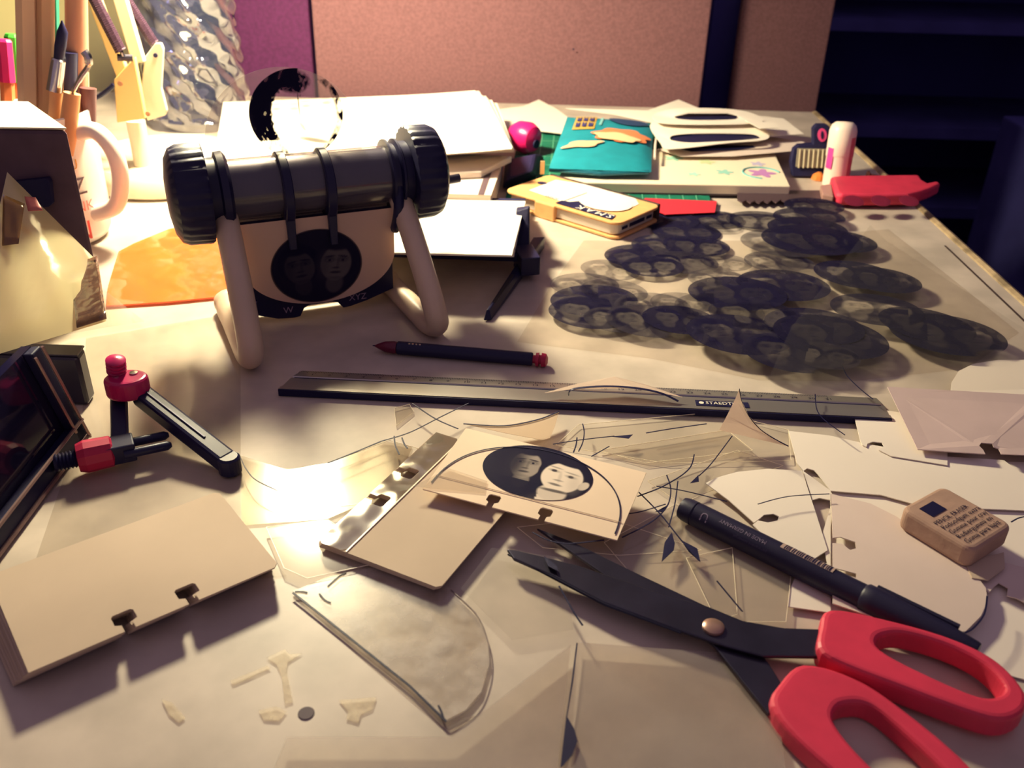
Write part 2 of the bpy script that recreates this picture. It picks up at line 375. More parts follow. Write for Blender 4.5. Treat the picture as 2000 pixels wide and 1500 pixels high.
obj('elbow', lathe(EL+Vector((.008, -.02, 0)), (0, 1, 0), [(0, .018), (.04, .018)], 20), lampw, lp)
HD = LAMP+Vector((0, 0, .11))
for dy in (-.008, .008): obj('upper_arm', bar(EL+Vector((.01, dy, 0)), HD+Vector((0, dy, 0)), .010, .005), lampw, lp)
shd = obj('shade', lathe(HD, (0, 0, -1), [(-.01, .012), (0, .022), (.035, .038), (.075, .072), (.118, .092), (.1165, .0905), (.075, .0705), (.036, .036), (.004, .02), (.0, .001)], 40), M('shade_white', C(245, 238, 220), .5), lp, smooth=True)
obj('socket', lathe(HD, (0, 0, -1), [(.004, .016), (.05, .016), (.052, .012)], 20), lampw, lp)
bulb = obj('bulb', lathe(LAMP+Vector((0, 0, .06)), (0, 0, -1), [(0, .012), (.02, .016), (.04, .027), (.06, .032), (.078, .027), (.088, .014), (.0915, .001)], 24), M('bulb_glow', (1, 1, 1), emit=(LAMP_COL, LAMP_L)), lp, smooth=True)
obj('cable', tube(spline([PY(222, 165, LY+.02), PY(212, 175, LY+.02), PY(190, 190, LY+.03), PY(165, 200, LY+.05), PY(140, 225, LY+.08)], 6), .002, 8), INK, lp, smooth=True)

# ================================================================ water bottle
bt = P(372, 258, 0); BR = .054
th_ = thing('water_bottle', (bt.x, bt.y+.04, T), 'clear bluish ridged plastic water bottle behind the lamp', 'bottle')
V, F = [], []; NS, NZ = 108, 120
for i in range(NZ):
    z = .30*i/(NZ-1)
    r = BR*(1-.10*z/.13) if z < .2 else BR*(.846)*(1-.75*((z-.2)/.1)**1.6)
    r *= min(1, .86+z*14)
    for k in range(NS):
        a = 2*math.pi*k/NS; w = .05*math.sin(9*a+z*150) if .012 < z < .19 else 0
        w += .022*math.sin(4*a-z*210+1) if .012 < z < .19 else 0
        V.append(Vector((bt.x+r*(1+w)*math.cos(a), bt.y+.04+r*(1+w)*math.sin(a), T+.001+z)))
for i in range(NZ-1):
    for k in range(NS): F.append((i*NS+k, i*NS+(k+1) % NS, (i+1)*NS+(k+1) % NS, (i+1)*NS+k))
F.append(tuple(range(NS)))
obj('bottle_shell', (V, F), ACET('bottle_plastic', (.74, .77, .88), .05, (.6, .65, .85), rough=.04, refl=2.2, f0=.16), th_, smooth=True)
obj('bottle_water', lathe((bt.x, bt.y+.04, T+.004), (0, 0, 1), [(0, .03), (.004, .042), (.06, .044), (.1, .041), (.16, .038)], 40), ACET('bottle_core', (.40, .42, .62), .06, (.2, .24, .5), rough=.06, refl=1.4, f0=.1, bump=(60, 1., .01)), th_, smooth=True)
obj('cap', lathe((bt.x, bt.y+.04, T+.298), (0, 0, 1), [(0, .015), (.014, .015), (.016, .013)], 24), M('cap_blue', C(60, 80, 170), .4), th_)

# ================================================================ paper stacks behind the card file
lowm = M('notebook_cover', C(206, 190, 170), .6)
def pile_quad(px, z): return [P(x, y, z) for x, y in px]
q = [(560, 330), (968, 385), (985, 290), (600, 262)]
pb = thing('sketch_pad', P(760, 320, 0), 'thick pad with a dark stripe under the loose white paper', 'pad')
b4 = [P(x, y, .022) for x, y in [(700, 372), (958, 380), (982, 312), (720, 300)]]
b4 = [Vector((p.x, p.y, T+.0006)) for p in b4]
obj('pages', hexa(b4, [p+Vector((0, 0, .020)) for p in b4]), paper, pb)
cv = [p.lerp(sum(b4, Vector())/4, -.012) for p in b4]
obj('cover', prism([p+Vector((0, 0, .0201)) for p in cv], .001), paper2, pb)
a_, b_, c_, d_ = cv
up = Vector((0, 0, .0212))
obj('stripe', prism([a_.lerp(b_, .90)+up, a_.lerp(b_, .945)+up, d_.lerp(c_, .945)+up, d_.lerp(c_, .90)+up], .0002), M('stripe_brown', C(80, 60, 70), .6), pb)
obj('cover_oval', lathe(P(894, 338, .0215), (0, 0, 1), [(0, .007), (.0003, .007)], 20), M('oval_brown', C(70, 52, 56), .6), pb)
# middle booklet
b4 = [P(x, y, .028) for x, y in [(690, 345), (940, 335), (1000, 305), (700, 290)]]
b4 = [Vector((p.x, p.y, T+.0222)) for p in b4]
tag(obj('booklet', hexa(b4, [p+Vector((0, 0, .006)) for p in b4]), paper, bevel=.001), 'thin white booklet between the thick pad and the loose sheets', 'booklet')
# loose sheets, fanned
z = .0290
for i in range(14):
    t = i/13; jx, jy = rng.uniform(-4, 4), rng.uniform(-2, 2)
    px = [(440+jx, 200), (972-44*t+jx, 205-25*t+jy), (1004-4*t+jx*.6, 296-1*t+jy), (420+jx, 322+jy)]
    pts = [P(x, y, z) for x, y in px]
    n = 10; V, F = [], []
    for k in range(n+1):
        s = k/n; lift = .0025*t*max(0, s-.6)**2*6
        for e in (pts[3].lerp(pts[2], s), pts[0].lerp(pts[1], s)): V.append(e+Vector((0, 0, lift)))
    for k in range(n): F.append((2*k, 2*k+2, 2*k+3, 2*k+1))
    top = [v+Vector((0, 0, .0004)) for v in V]; m = len(V)
    F2 = [tuple(reversed(f)) for f in F]+[tuple(x+m for x in f) for f in F]
    for k in range(n): F2 += [(2*k, 2*k+2, m+2*k+2, m+2*k), (2*k+1, m+2*k+1, m+2*k+3, 2*k+3)]
    F2 += [(0, m, m+1, 1), (2*n, 2*n+1, m+2*n+1, m+2*n)]
    tag(obj('paper_sheet', (V+top, F2), paper), 'white sheet %s in the fanned paper stack behind the card file' % ORD[13-i], 'paper', 'fanned white sheets')
    z += .0011
# ================================================================ rotary card file
AL, AR, AZ = Vector((-.195, .532, 0)), Vector((-.0645, .590, 0)), .090
U_ = (AR-AL).normalized(); N_ = Vector((U_.y, -U_.x, 0))      # along the axle, towards the viewer
AX = (AR-AL).length
def RC(s, n, z): return AL+U_*s+N_*n+Vector((0, 0, T+z))
rf = thing('rotary_card_file', RC(AX/2, .02, 0), 'black rotary card file with big knobs on a bent tube stand', 'card file')
tubem = M('stand_tube_paint', C(208, 184, 160), .35, spec=.5, noise=(30, .12))
side = [(0, .086), (.014, .076), (.034, .058), (.055, .038), (.0675, .022), (.068, .012), (.057, .0076), (.034, .0076), (.01, .0076), (-.014, .0076)]
Lp = [RC(.017-.001*i*.5, n, z) for i, (n, z) in enumerate(side)]
Rp = [RC(AX-.018+.001*i*1.2-.003*max(0, i-5), n-.002, z) for i, (n, z) in enumerate(side)]
back = [RC(.018, -.026, .0076), RC(AX/2, -.027, .0076), RC(AX-.022, -.026, .0076)]
path = spline(Lp+back+Rp[::-1], 5)
obj('stand_tube', tube(path, .0074, 16), tubem, rf, smooth=True)
# drum with clear sleeve
obj('drum', lathe(RC(.012, 0, AZ), U_, [(0, .0172), (AX-.026, .0172)], 40), black, rf, smooth=True)
obj('drum_sleeve', lathe(RC(.020, 0, AZ), U_, [(0, .0186), (AX-.040, .0186)], 40), ACET('sleeve_film', (.75, .72, .75), .10, (.5, .45, .5), rough=.12, refl=1.3), rf, smooth=True)
for s in (.0540, .0800):
    rg = obj('card_ring', lathe(RC(s-.0028, .001, AZ-.002), U_, [(0, .0222), (.0006, .0228), (.005, .0228), (.0056, .0222)], 40), black, rf, smooth=True)
    a = RC(s, .018, AZ-.010); 
    obj('ring_tab', hexa([a+U_*-.0022+Vector((0, 0, -.026)), a+U_*.0022+Vector((0, 0, -.026)), a+U_*.0022+Vector((0, 0, -.026))-N_*.006, a-U_*.0022+Vector((0, 0, -.026))-N_*.006],
                         [a+U_*-.0030, a+U_*.0030, a+U_*.0030-N_*.010, a-U_*.0030-N_*.010]), black, rg, bevel=.0006)
kn = M('knob_rubber', NAVY, .45, spec=.35, bump=(400, .15, .0004))
kp = [(0, .001), (.0004, .012), (.002, .0225), (.005, .0278), (.009, .0296), (.022, .0302), (.0235, .0292), (.0238, .022)]
def ribbed(o, d, prof, seg=112):
    V, F = lathe(o, d, prof, seg); d = Vector(d).normalized(); o = Vector(o)
    for i, (s, r) in enumerate(prof):
        if r > .029:
            for k in range(seg):
                if k % 4 < 2: c = o+d*s; V[i*seg+k] = c+(V[i*seg+k]-c)*.972
    return V, F
obj('knob', ribbed(RC(-.0145, 0, AZ), U_, kp), kn, rf, smooth=True)
obj('hub', lathe(RC(.0090, 0, AZ), U_, [(0, .0205), (.006, .0205), (.007, .0235), (.011, .0240), (.013, .0215), (.0135, .017)], 40), black, rf, smooth=True)
obj('knob', ribbed(RC(AX+.0150, 0, AZ), -U_, kp), kn, rf, smooth=True)
obj('hub', lathe(RC(AX-.0090, 0, AZ), -U_, [(0, .0205), (.005, .0205), (.006, .0225), (.0075, .0225), (.0085, .0195), (.012, .0195), (.0125, .0225), (.014, .0225), (.0145, .015)], 40), black, rf, smooth=True)
obj('clamp', tube(spline([RC(AX-.019, .016, AZ-.002), RC(AX-.021, .021, AZ-.016), RC(AX-.022, .016, AZ-.030), RC(AX-.019, .004, AZ-.031), RC(AX-.017, -.004, AZ-.024)], 5), .0034, 10), black, rf, smooth=True)
obj('crank_pin', tube([RC(AX+.016, -.006, AZ-.010), RC(AX+.030, -.006, AZ-.009)], .003, 10), steel, rf, smooth=True)
# hanging cards: local frame, y up from the lower edge, plane through the drum
def hang(n_off, drop, tilt, s0=0., wid=.097):
    O = RC(AX/2+s0, n_off, AZ-.0165-drop); ey = (Vector((0, 0, 1))*math.cos(tilt)-N_*math.sin(tilt)).normalized(); return O, U_, ey
CW = .097
# deck of cards behind (left edges show)
for i in range(7):
    O, ex, ey = hang(-.0165+.0026*i, .062, .10-.02*i, s0=-.0035+.0004*i)
    tag(obj('index_card', card_vf(O, ex, ey, card_outline(CW+.0005*i, .064, holes=()), .0006), paper2), 'blank hanging card %s behind the black divider of the rotary file' % ['seventh', 'sixth', 'fifth', 'fourth', 'third', 'second', 'first'][i], 'card', 'cards hanging in the rotary file')
# black divider with index letters
dv = M('divider_black', NAVY, .5, spec=.3)
O, ex, ey = hang(.0060, .0675, -.02)
w = CW; ol = [(-w/2, .0135), (-w/2, .004), (-.030, -.0025), (-.0195, -.0035), (-.0155, -.0030), (-.0125, .0025), (-.009, .0042), (.006, .0042), (.0100, .0030), (.0135, -.0015), (.018, -.0012), (.030, .0015), (w/2, .0075), (w/2, .0135), (w/2, .066), (-w/2, .066)]
dvc = tag(obj('divider_card', card_vf(O, ex, ey, ol, .0007), dv), 'black index divider lettered W and XYZ hanging in the rotary file', 'card', 'cards hanging in the rotary file')
lg = M('grey_print', C(150, 130, 150), .6); nn = ex.cross(ey)
vd = ol and ey
for s_, a_, b_ in (('W', -.0262, .0008), ('XYZ', .0175, .0030), ('V', -.046, .008)): obj('index_letter', lettering(s_, .0062, O+ex*a_+ey*b_+nn*.0009, ex, ey), lg, dvc)
# front card, rounded lower end, with printed portrait disc
O, ex, ey = hang(.0115, .0605, -.05)
t_ = np.linspace(math.pi, 2*math.pi, 40); ol = [(-w/2, .0600), (-w/2, .030)]+[(w/2*math.cos(t), .030+.030*math.sin(t)) for t in t_[1:-1]]+[(w/2, .030), (w/2, .0600)]
fc = tag(obj('index_card', card_vf(O, ex, ey, ol[::-1], .0005), ACET('backlit_card', (1, 1, 1), 1., C(252, 226, 204), rough=.5, refl=.2, transl=.55)), 'cream card with a round lower end and a dark double portrait on the rotary file', 'card', 'cards hanging in the rotary file')
def f_dim(X, Y):
    V = np.full_like(X, .05); V = face(V, X, Y, -.38, .05, .44, .1, .13, .03, .02); V = face(V, X, Y, .42, .05, .46, -.12, .24, .05, .04)
    return V, ell(X, Y, 0, 0, 1, 1, soft=.05)
dim_me = disc_mesh('dim_portrait', 40, 120, f_dim, PR)
nn = ex.cross(ey); put_disc('portrait_print', dim_me, O+ex*-.003+ey*.0265+nn*.0009, ex*.0295, ey*.0255, fc)
# clear acetate card standing on top with a high-contrast double portrait
ey = (Vector((0, 0, 1))*math.cos(.10)-N_*math.sin(.10)).normalized(); O = RC(AX/2-.012, -.004, AZ+.0150); ex = U_
w2 = .094; ol = [(-w2/2, 0), (w2/2, 0), (w2/2, .012)]+[(w2/2*math.cos(t), .012+.042*math.sin(t)) for t in np.linspace(0, math.pi, 40)[1:-1]]+[(-w2/2, .012)]
tc_ = tag(obj('acetate_card', card_vf(O, ex, ey, ol, .0004), ACET('card_film', (.95, .93, .9), .10, (.85, .75, .72), rough=.08, refl=1.)), 'clear dome-shaped acetate card with a portrait standing atop the rotary file', 'card', 'cards hanging in the rotary file')
def f_top(X, Y):
    g = np.full_like(X, .02); n1, n2 = wob(X, Y, 26, 3), wob(X, Y, 55, 4); r = np.hypot(X, Y); d = ell(X, Y, 0, 0, 1, 1, soft=.015)
    Fl = ell(X, Y, -.10, -.14, .42+.03*n2, .72+.04*n2, .12, .06); Fr = ell(X, Y, .44, .02, .46+.03*n2, .72+.03*n2, -.12, .06)
    al = d*(1-Fl)*(X < .12)*np.clip(1.25+.35*n1+.3*n2*(Y < -.2)-.9*(Y < -.55), 0, 1)
    al = np.maximum(al, ell(X, Y, .0, .70, .34, .24, soft=.22)*np.clip(.9+.5*n2, 0, 1))
    rim = d*(1-ell(X, Y, -.04, -.02, .90, .92, soft=.05))*(X > .1)*(Y < .72)*np.clip(.75+.7*n1+.4*n2, .15, 1); al = np.maximum(al, rim)
    jaw = d*(1-Fr)*(1-Fl)*(Y < -.15)*(X > .02)*np.clip(.5+.3*n1-.25*(Y < -.6), .1, 1); al = np.maximum(al, jaw)
    al = np.maximum(al, ell(X, Y, .33, -.62, .36, .05, -.25, .5)*.8)
    al = np.maximum(al, ell(X, Y, .06, .30, .014, .36, soft=.4)*.75); al = np.maximum(al, ell(X, Y, .10, -.30, .03, .12, .5, soft=.5)*.6)
    for x_, y_ in ((-.42, .14), (-.04, .12), (.22, .16), (.66, .20)):
        al = np.maximum(al, ell(X, Y, x_, y_, .09, .03, soft=.7)*.45); al = np.maximum(al, ell(X, Y, x_, y_+.1, .13, .022, soft=.8)*.25)
    for x_ in (-.24, .46): al = np.maximum(al, ell(X, Y, x_, -.18, .07, .025, soft=.8)*.3); al = np.maximum(al, ell(X, Y, x_, -.38, .13, .03, soft=.8)*.3)
    return g, np.maximum(al*d, d*.07)
top_me = disc_mesh('contrast_portrait', 70, 180, f_top, PR)
nn = ex.cross(ey); put_disc('portrait_print', top_me, O+ex*.0085+ey*.0265+nn*.0007, ex*.0285, ey*.0265, tc_)

# ================================================================ index cards in a black stand
st = thing('card_stand', P(985, 560, 0), 'black metal card stand with a post and a slanting foot beside the phone', 'stand')
zt, zb = .030, .012
f0, f1 = P(640, 498, zb), P(1012, 512, zb)
obj('tray_bar', hexa([f0, f1, f1+Vector((-.004, .009, 0)), f0+Vector((0, .009, 0))], [p+Vector((0, 0, .006)) for p in (f0, f1, f1+Vector((-.004, .009, 0)), f0+Vector((0, .009, 0)))]), blackmatte, st, bevel=.0008)
bx = [P(660, 470, zb), P(1004, 480, zb), P(1026, 392, zb), P(700, 388, zb)]
obj('tray_plate', prism(bx, .002), blackmatte, st)
p0 = P(1018, 532, 0); 
obj('post', hexa([p0+Vector((-.006, 0, 0)), p0+Vector((.006, 0, 0)), p0+Vector((.007, .010, 0)), p0+Vector((-.005, .010, 0))],
                 [PY(1008, 412, p0.y+.030), PY(1034, 404, p0.y+.030), PY(1035, 402, p0.y+.042), PY(1009, 404, p0.y+.042)]), blackmatte, st, bevel=.001)
fa, fb = P(952, 626, .001), P(1052, 486, .001); sd = Vector((.0045, .0008, 0))
obj('foot', hexa([fa-sd*.6, fa+sd*.6, fb+sd, fb-sd], [fa-sd*.2+Vector((0, .004, .006)), fa+sd*.2+Vector((0, .004, .006)), fb+sd+Vector((0, 0, .010)), fb-sd+Vector((0, 0, .010))]), black, st, bevel=.0006)
obj('foot_groove', ribbon([fa.lerp(fb, .12)+Vector((0, -.001, .0066)), fa.lerp(fb, .45)+Vector((0, 0, .0082))], .0022), steel, st)
cl0 = P(1028, 540, .004)
cl = obj('foot_clip', box(cl0+Vector((0, .012, .008)), (.007, .002, 0), (-.003, .013, 0), (0, 0, .007)), black, st, bevel=.001)
obj('clip_window', box(cl0+Vector((.0075, .010, .009)), (.0004, 0, 0), (-.0022, .007, 0), (0, 0, .003)), paper2, cl)
z = zb+.0024
for i in range(9):
    j = rng.uniform(-2, 2); k = .0 if i else 0
    px = [(662+j, 494+j*.3), (1000+j*.8+(8-i)*.6, 502+j*.3), (1026+j*.5, 398), (700, 392)]
    pts = [P(x, y, z) for x, y in px]
    tag(obj('index_card', prism(pts, .0022 if i < 8 else .0012), paper), 'blank white card %s in the deck on the black stand' % ORD[8-i], 'card', 'white deck on the black stand'); z += .0024

# ================================================================ phone in tan wallet case
A, B, Cc, D = P(996, 376, .0145), P(1202, 438, .0145), P(1281, 398, .0145), P(1075, 341, .0145)
ct = (A+B+Cc+D)/4; e1 = (B-A+Cc-D).normalized(); e2 = Vector((0, 0, 1)).cross(e1); Lh, Wh = .0615, .0325
ct.z = T
ph = thing('phone', ct, 'phone face down in a tan wallet case with a white label', 'phone')
tan = M('tan_leather', C(226, 170, 112), .55, spec=.3, noise=(120, .12), bump=(900, .2, .0005))
def rrect(c, a, b, la, lb, r, z, n=6):
    pts = []
    for sx, sy, t0 in ((1, 1, 0), (-1, 1, 90), (-1, -1, 180), (1, -1, 270)):
        for k in range(n+1):
            t = math.radians(t0+90*k/n); pts.append(c+a*(sx*(la-r)+r*math.cos(t))+b*(sy*(lb-r)+r*math.sin(t))+Vector((0, 0, z)))
    return pts
obj('case_flap', prism(rrect(ct, e1, e2, Lh, Wh, .008, .0006), .0022), tan, ph, bevel=.0006)
obj('case_spine', box(ct+e2*(Wh-.0005)+Vector((0, 0, .0085)), e1*(Lh-.002), e2*.0018, (0, 0, .0072)), M('spine_dark', C(60, 40, 40), .6), ph, bevel=.001)
obj('phone_body', prism(rrect(ct, e1, e2, Lh-.003, Wh-.0025, .008, .0032), .0092), M('phone_silver', C(214, 202, 188), .35, metal=.3), ph, bevel=.001, smooth=False)
cb = obj('case_back', prism(rrect(ct, e1, e2, Lh, Wh, .009, .0124), .0026), tan, ph, bevel=.001)
obj('case_strap', box(ct-e2*(Wh-.001)-e1*.014+Vector((0, 0, .0072)), e1*.011, e2*.0022, (0, 0, .0072)), tan, ph, bevel=.0012)
obj('camera_hole', prism(rrect(ct-e1*(Lh-.013)-e2*(-.006), e1, e2, .0045, .0036, .0034, .0151), .0003), INK, cb)
obj('dock_port', box(ct+e1*(Lh-.0030)+Vector((0, 0, .0078)), e1*.0003, e2*.011, (0, 0, .0016)), INK, ph)
for s in (-1, 1): obj('speaker_grille', box(ct+e1*(Lh-.0030)+e2*.018*s+Vector((0, 0, .0078)), e1*.0003, e2*.004, (0, 0, .0013)), INK, ph)
zs = .0152
tx, ty = -e2, e1        # label writing runs across the case
tx, ty = -e1, -e2
lab = obj('white_label', prism([ct+e1*x+e2*y+Vector((0, 0, zs)) for x, y in ((-.044, -.018), (-.046, .022), (-.02, .030), (.036, .030), (.046, .020), (.047, .006), (.030, -.014), (-.005, -.022))], .0002), paper, cb)
obj('black_label', prism([ct+e1*x+e2*y+Vector((0, 0, zs+.0003)) for x, y in ((-.006, -.0285), (.052, -.0285), (.049, -.018), (.020, -.020), (.006, -.010), (.001, -.018), (-.006, -.020))], .0002), INK, cb)
obj('white_disc', prism([ct+e1*(.024+.024*math.cos(t))+e2*(.002+.020*math.sin(t))+Vector((0, 0, zs+.0006)) for t in np.linspace(0, 2*math.pi, 36)[:-1]], .0002), paper, cb)
wm = M('white_print', C(250, 240, 225), .6)
obj('label_letters', lettering('S.M.A.K', .0115, ct+e1*.050+e2*-.0200+Vector((0, 0, zs+.0006)), tx, ty), wm, cb)
obj('small_letters', join(lettering('JOSSI', .006, ct+e1*-.010+e2*-.018+Vector((0, 0, zs+.0004)), tx, ty), ribbon([ct+e1*-.004+e2*-.026+Vector((0, 0, zs+.0003)), ct+e1*-.003+e2*.012+Vector((0, 0, zs+.0003))], .0006)), INK, cb)

# ================================================================ things at the back right
matm = M('green_mat', C(24, 104, 84), .6, spec=.2, noise=(80, .3))
gm = [P(x, y, .0004) for x, y in ((985, 402), (1390, 405), (1345, 245), (1020, 238))]
gt = thing('cutting_mat', sum(gm, Vector())/4, 'green cutting mat with a faint grid under the teal pouch', 'mat')
obj('mat_sheet', prism(gm, .002), matm, gt)
V, F = [], []
for i in range(1, 15):
    t = i/15; V, F = join((V, F), ribbon([gm[0].lerp(gm[1], t)+Vector((0, 0, .0021)), gm[3].lerp(gm[2], t)+Vector((0, 0, .0021))], .0008))
for i in range(1, 10):
    t = i/10; V, F = join((V, F), ribbon([gm[0].lerp(gm[3], t)+Vector((0, 0, .0022)), gm[1].lerp(gm[2], t)+Vector((0, 0, .0022))], .0007))
obj('grid_lines', (V, F), M('mat_grid', C(90, 160, 130), .6), gt)
# white flat box with floral print
bb = [P(x, y, .0026) for x, y in ((1085, 376), (1540, 384), (1510, 318), (1120, 305))]
fb_ = thing('drawing_pad', sum(bb, Vector())/4, 'white pad with a pastel flower print under the teal pouch', 'pad')
cov = M('pad_cover', C(238, 222, 196), .5, spec=.3)
obj('pad_block', hexa(bb, [p+Vector((0, 0, .010)) for p in bb]), cov, fb_, bevel=.001)
obj('pad_base', prism([p.lerp(sum(bb, Vector())/4, -.012)-Vector((0, 0, .0002)) for p in bb], .0016), M('pad_back_dark', C(70, 56, 60), .6), fb_)
for x, y, r, c in ((1315, 309, .010, (150, 200, 180)), (1380, 316, .009, (200, 210, 160)), (1480, 320, .008, (190, 180, 210)), (1415, 336, .009, (150, 205, 190)), (1355, 340, .007, (170, 215, 200)), (1488, 338, .014, (190, 130, 190))):
    o_ = P(x, y, .0128); n = 5
    obj('printed_flower', prism([o_+Vector((math.cos(t)*r*(.75+.25*math.cos(5*t)), math.sin(t)*r*(.75+.25*math.cos(5*t)), 0)) for t in np.linspace(0, 2*math.pi, 41)[:-1]], .0001), M('flower_%d_%d' % c[:2], C(*c), .6), fb_)
obj('flower_ring', tube(spline([P(1488, 338, .0129)+Vector((math.cos(t)*.018, math.sin(t)*.018, 0)) for t in np.linspace(.2, 4.5, 12)], 3), .0009, 6), M('flower_teal', C(100, 170, 170), .6), fb_)
# teal zip pouch
teal = M('teal_cloth', C(26, 132, 150), .65, spec=.25, noise=(60, .15), bump=(700, .2, .0005))
pc = [P(x, y, .022) for x, y in ((1072, 326), (1272, 333), (1276, 240), (1108, 226))]
po = thing('zip_pouch', Vector(((pc[0].x+pc[2].x)/2, (pc[0].y+pc[2].y)/2, T+.0136)), 'teal zip pouch with an orange and cream picture on the pad', 'pouch')
V, F = [], []; n = 14
def pouch(u, v, top):
    b = pc[0].lerp(pc[1], u).lerp(pc[3].lerp(pc[2], u), v); k = (4*u*(1-u))**.45*(4*v*(1-v))**.45
    return Vector((b.x, b.y, T+.0205+(.0085*k if top else -.0062*k)))
for s in (1, 0):
    for i in range(n+1):
        for j in range(n+1): V.append(pouch(i/n, j/n, s))
m = (n+1)**2
for s in (0, 1):
    for i in range(n):
        for j in range(n):
            q = [i*(n+1)+j, (i+1)*(n+1)+j, (i+1)*(n+1)+j+1, i*(n+1)+j+1]; F.append(tuple(s*m+x for x in (q if not s else q[::-1])))
obj('pouch_body', (V, F), teal, po, smooth=True)
def patch(uv, lift): 
    return prism([pouch(u, v, 1)+Vector((0, 0, lift)) for u, v in uv], .0003)
def patchgrid(poly, lift, n=1): return patch(poly, lift)
def blob(cu, cv, a, b, rot=0., k=24, wob=0., f=5):
    out = []
    for t in np.linspace(0, 2*math.pi, k+1)[:-1]:
        r = 1+wob*math.sin(f*t); x, y = a*r*math.cos(t), b*r*math.sin(t); out.append((cu+x*math.cos(rot)-y*math.sin(rot), cv+x*math.sin(rot)+y*math.cos(rot)))
    return out
def drape(poly, lift, mat, name):
    """fan patch that follows the swell of the pouch"""
    c = (sum(p[0] for p in poly)/len(poly), sum(p[1] for p in poly)/len(poly)); V = []; F = []; R = 6; k = len(poly)
    for r in range(R+1):
        for u, v in poly: V.append(pouch(c[0]+(u-c[0])*r/R, c[1]+(v-c[1])*r/R, 1)+Vector((0, 0, lift)))
    for r in range(R):
        for i in range(k): F.append((r*k+i, r*k+(i+1) % k, (r+1)*k+(i+1) % k, (r+1)*k+i))
    return obj(name, (V, F), mat, po, smooth=True)
drape([(.12, .60), (.36, .60), (.36, .94), (.12, .94)], .0012, M('pouch_yellow', C(196, 160, 80), .6), 'picture_label')
for i, (a_, b_) in enumerate(((.17, .64), (.24, .64), (.31, .64), (.17, .78), (.24, .78), (.31, .78))):
    drape([(a_-.025, b_), (a_+.025, b_), (a_+.02, b_+.12), (a_+.005, b_+.05), (a_-.02, b_+.12)], .002, M('pouch_navy', C(50, 50, 110), .6), 'label_mark')
drape([(.40, .70), (.43, .70), (.44, .92), (.41, .92)], .0012, M('pouch_pale', C(130, 190, 190), .6), 'picture_stroke')
drape(blob(.66, .50, .30, .13, .05, 40, .12, 7), .0016, M('pouch_orange', C(226, 128, 84), .6), 'picture_fish')
drape(blob(.62, .44, .24, .075, -.1, 30, .12, 5), .0024, M('pouch_cream', C(230, 196, 150), .6), 'picture_body')
drape(blob(.28, .30, .20, .055, .12, 24, .2, 4), .0016, M('pouch_cream2', C(206, 176, 140), .6), 'picture_arm')
drape(blob(.72, .86, .22, .10, 0, 24, .1, 3), .0014, M('pouch_shade', C(28, 60, 100), .6), 'picture_cloud')  # deep blue patch of the pouch picture
obj('zip', tube([pouch(0, .02, 1)+Vector((0, 0, -.002)), pouch(.5, .0, 1)+Vector((0, -.001, -.003)), pouch(.98, .02, 1)+Vector((0, 0, -.002))], .0022, 8), M('zip_dark_teal', C(14, 90, 110), .5), po)
obj('zip_pull', box(pouch(0, 0, 1)+Vector((-.006, -.001, .001)), (.002, 0, 0), (0, .0015, 0), (0, 0, .006)), M('brass', C(210, 180, 130), .4, metal=.5), po)
obj('pouch_cord', tube(spline([pouch(.98, .95, 1), pouch(1, .8, 1)+Vector((.004, 0, 0)), pouch(1, .5, 1)+Vector((.003, 0, .001)), pouch(1, .25, 1)+Vector((.003, 0, 0))], 6), .0012, 6), paper2, po)
# pink sharpener
sp = P(1030, 300, .003)
pk = thing('pencil_sharpener', sp, 'glossy pink pencil sharpener with a round hole beside the paper stack', 'sharpener')
d_ = Vector((.75, -.66, 0)).normalized()
V, F = lathe(sp+Vector((-.012, .012, .016)), d_, [(-.006, .004), (-.003, .011), (.004, .015), (.016, .016), (.024, .0125), (.027, .006), (.0275, .001)], 28)
obj('sharpener_body', (V, F), M('hot_pink', C(236, 30, 110), .3), pk, smooth=True)
obj('pencil_hole', lathe(sp+Vector((-.012, .012, .016))+d_*.0268+Vector((0, -.001, -.004)), d_, [(0, .0045), (.0014, .0045)], 18), INK, pk)
tag(obj('black_case', hexa([P(x, y, .0026) for x, y in ((980, 372), (1050, 345), (1062, 300), (985, 318))], [P(x, y, .016) for x, y in ((990, 350), (1040, 335), (1048, 300), (992, 312))]), blackmatte, bevel=.003), 'small black case beneath the pink sharpener', 'case')
# ================================================================ left side
# dark carton
kr = P(207, 606, 0); tr = PY(145, 256, kr.y); H_ = ZH(tr)
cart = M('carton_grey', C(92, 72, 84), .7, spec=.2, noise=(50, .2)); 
bl_ = Vector((kr.x-.20, kr.y-.012, T+.0004)); kr = Vector((kr.x, kr.y, T+.0004)); dp = Vector((-.052, .062, 0))
bx = thing('carton', (kr+bl_)/2, 'grey carton with a hand slot and a bright lit top beside the mug', 'box')
b4 = [bl_, kr, kr+dp, bl_+dp]
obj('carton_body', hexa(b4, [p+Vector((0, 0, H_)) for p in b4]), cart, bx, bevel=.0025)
obj('carton_lid', prism([p+Vector((0, 0, H_+.0002)) for p in b4], .0012), M('carton_lid_white', C(232, 220, 190), .6), bx, bevel=.0005)  # whitish colour paints the lamplight falling on the carton's top
fn = Vector((0, -1, 0)); 
obj('hand_slot', prism([PY(x, y, kr.y-.006) for x, y in ((8, 357), (92, 348), (97, 356), (101, 398), (95, 404), (10, 412))], Vector((0, .004, 0))), INK, bx)
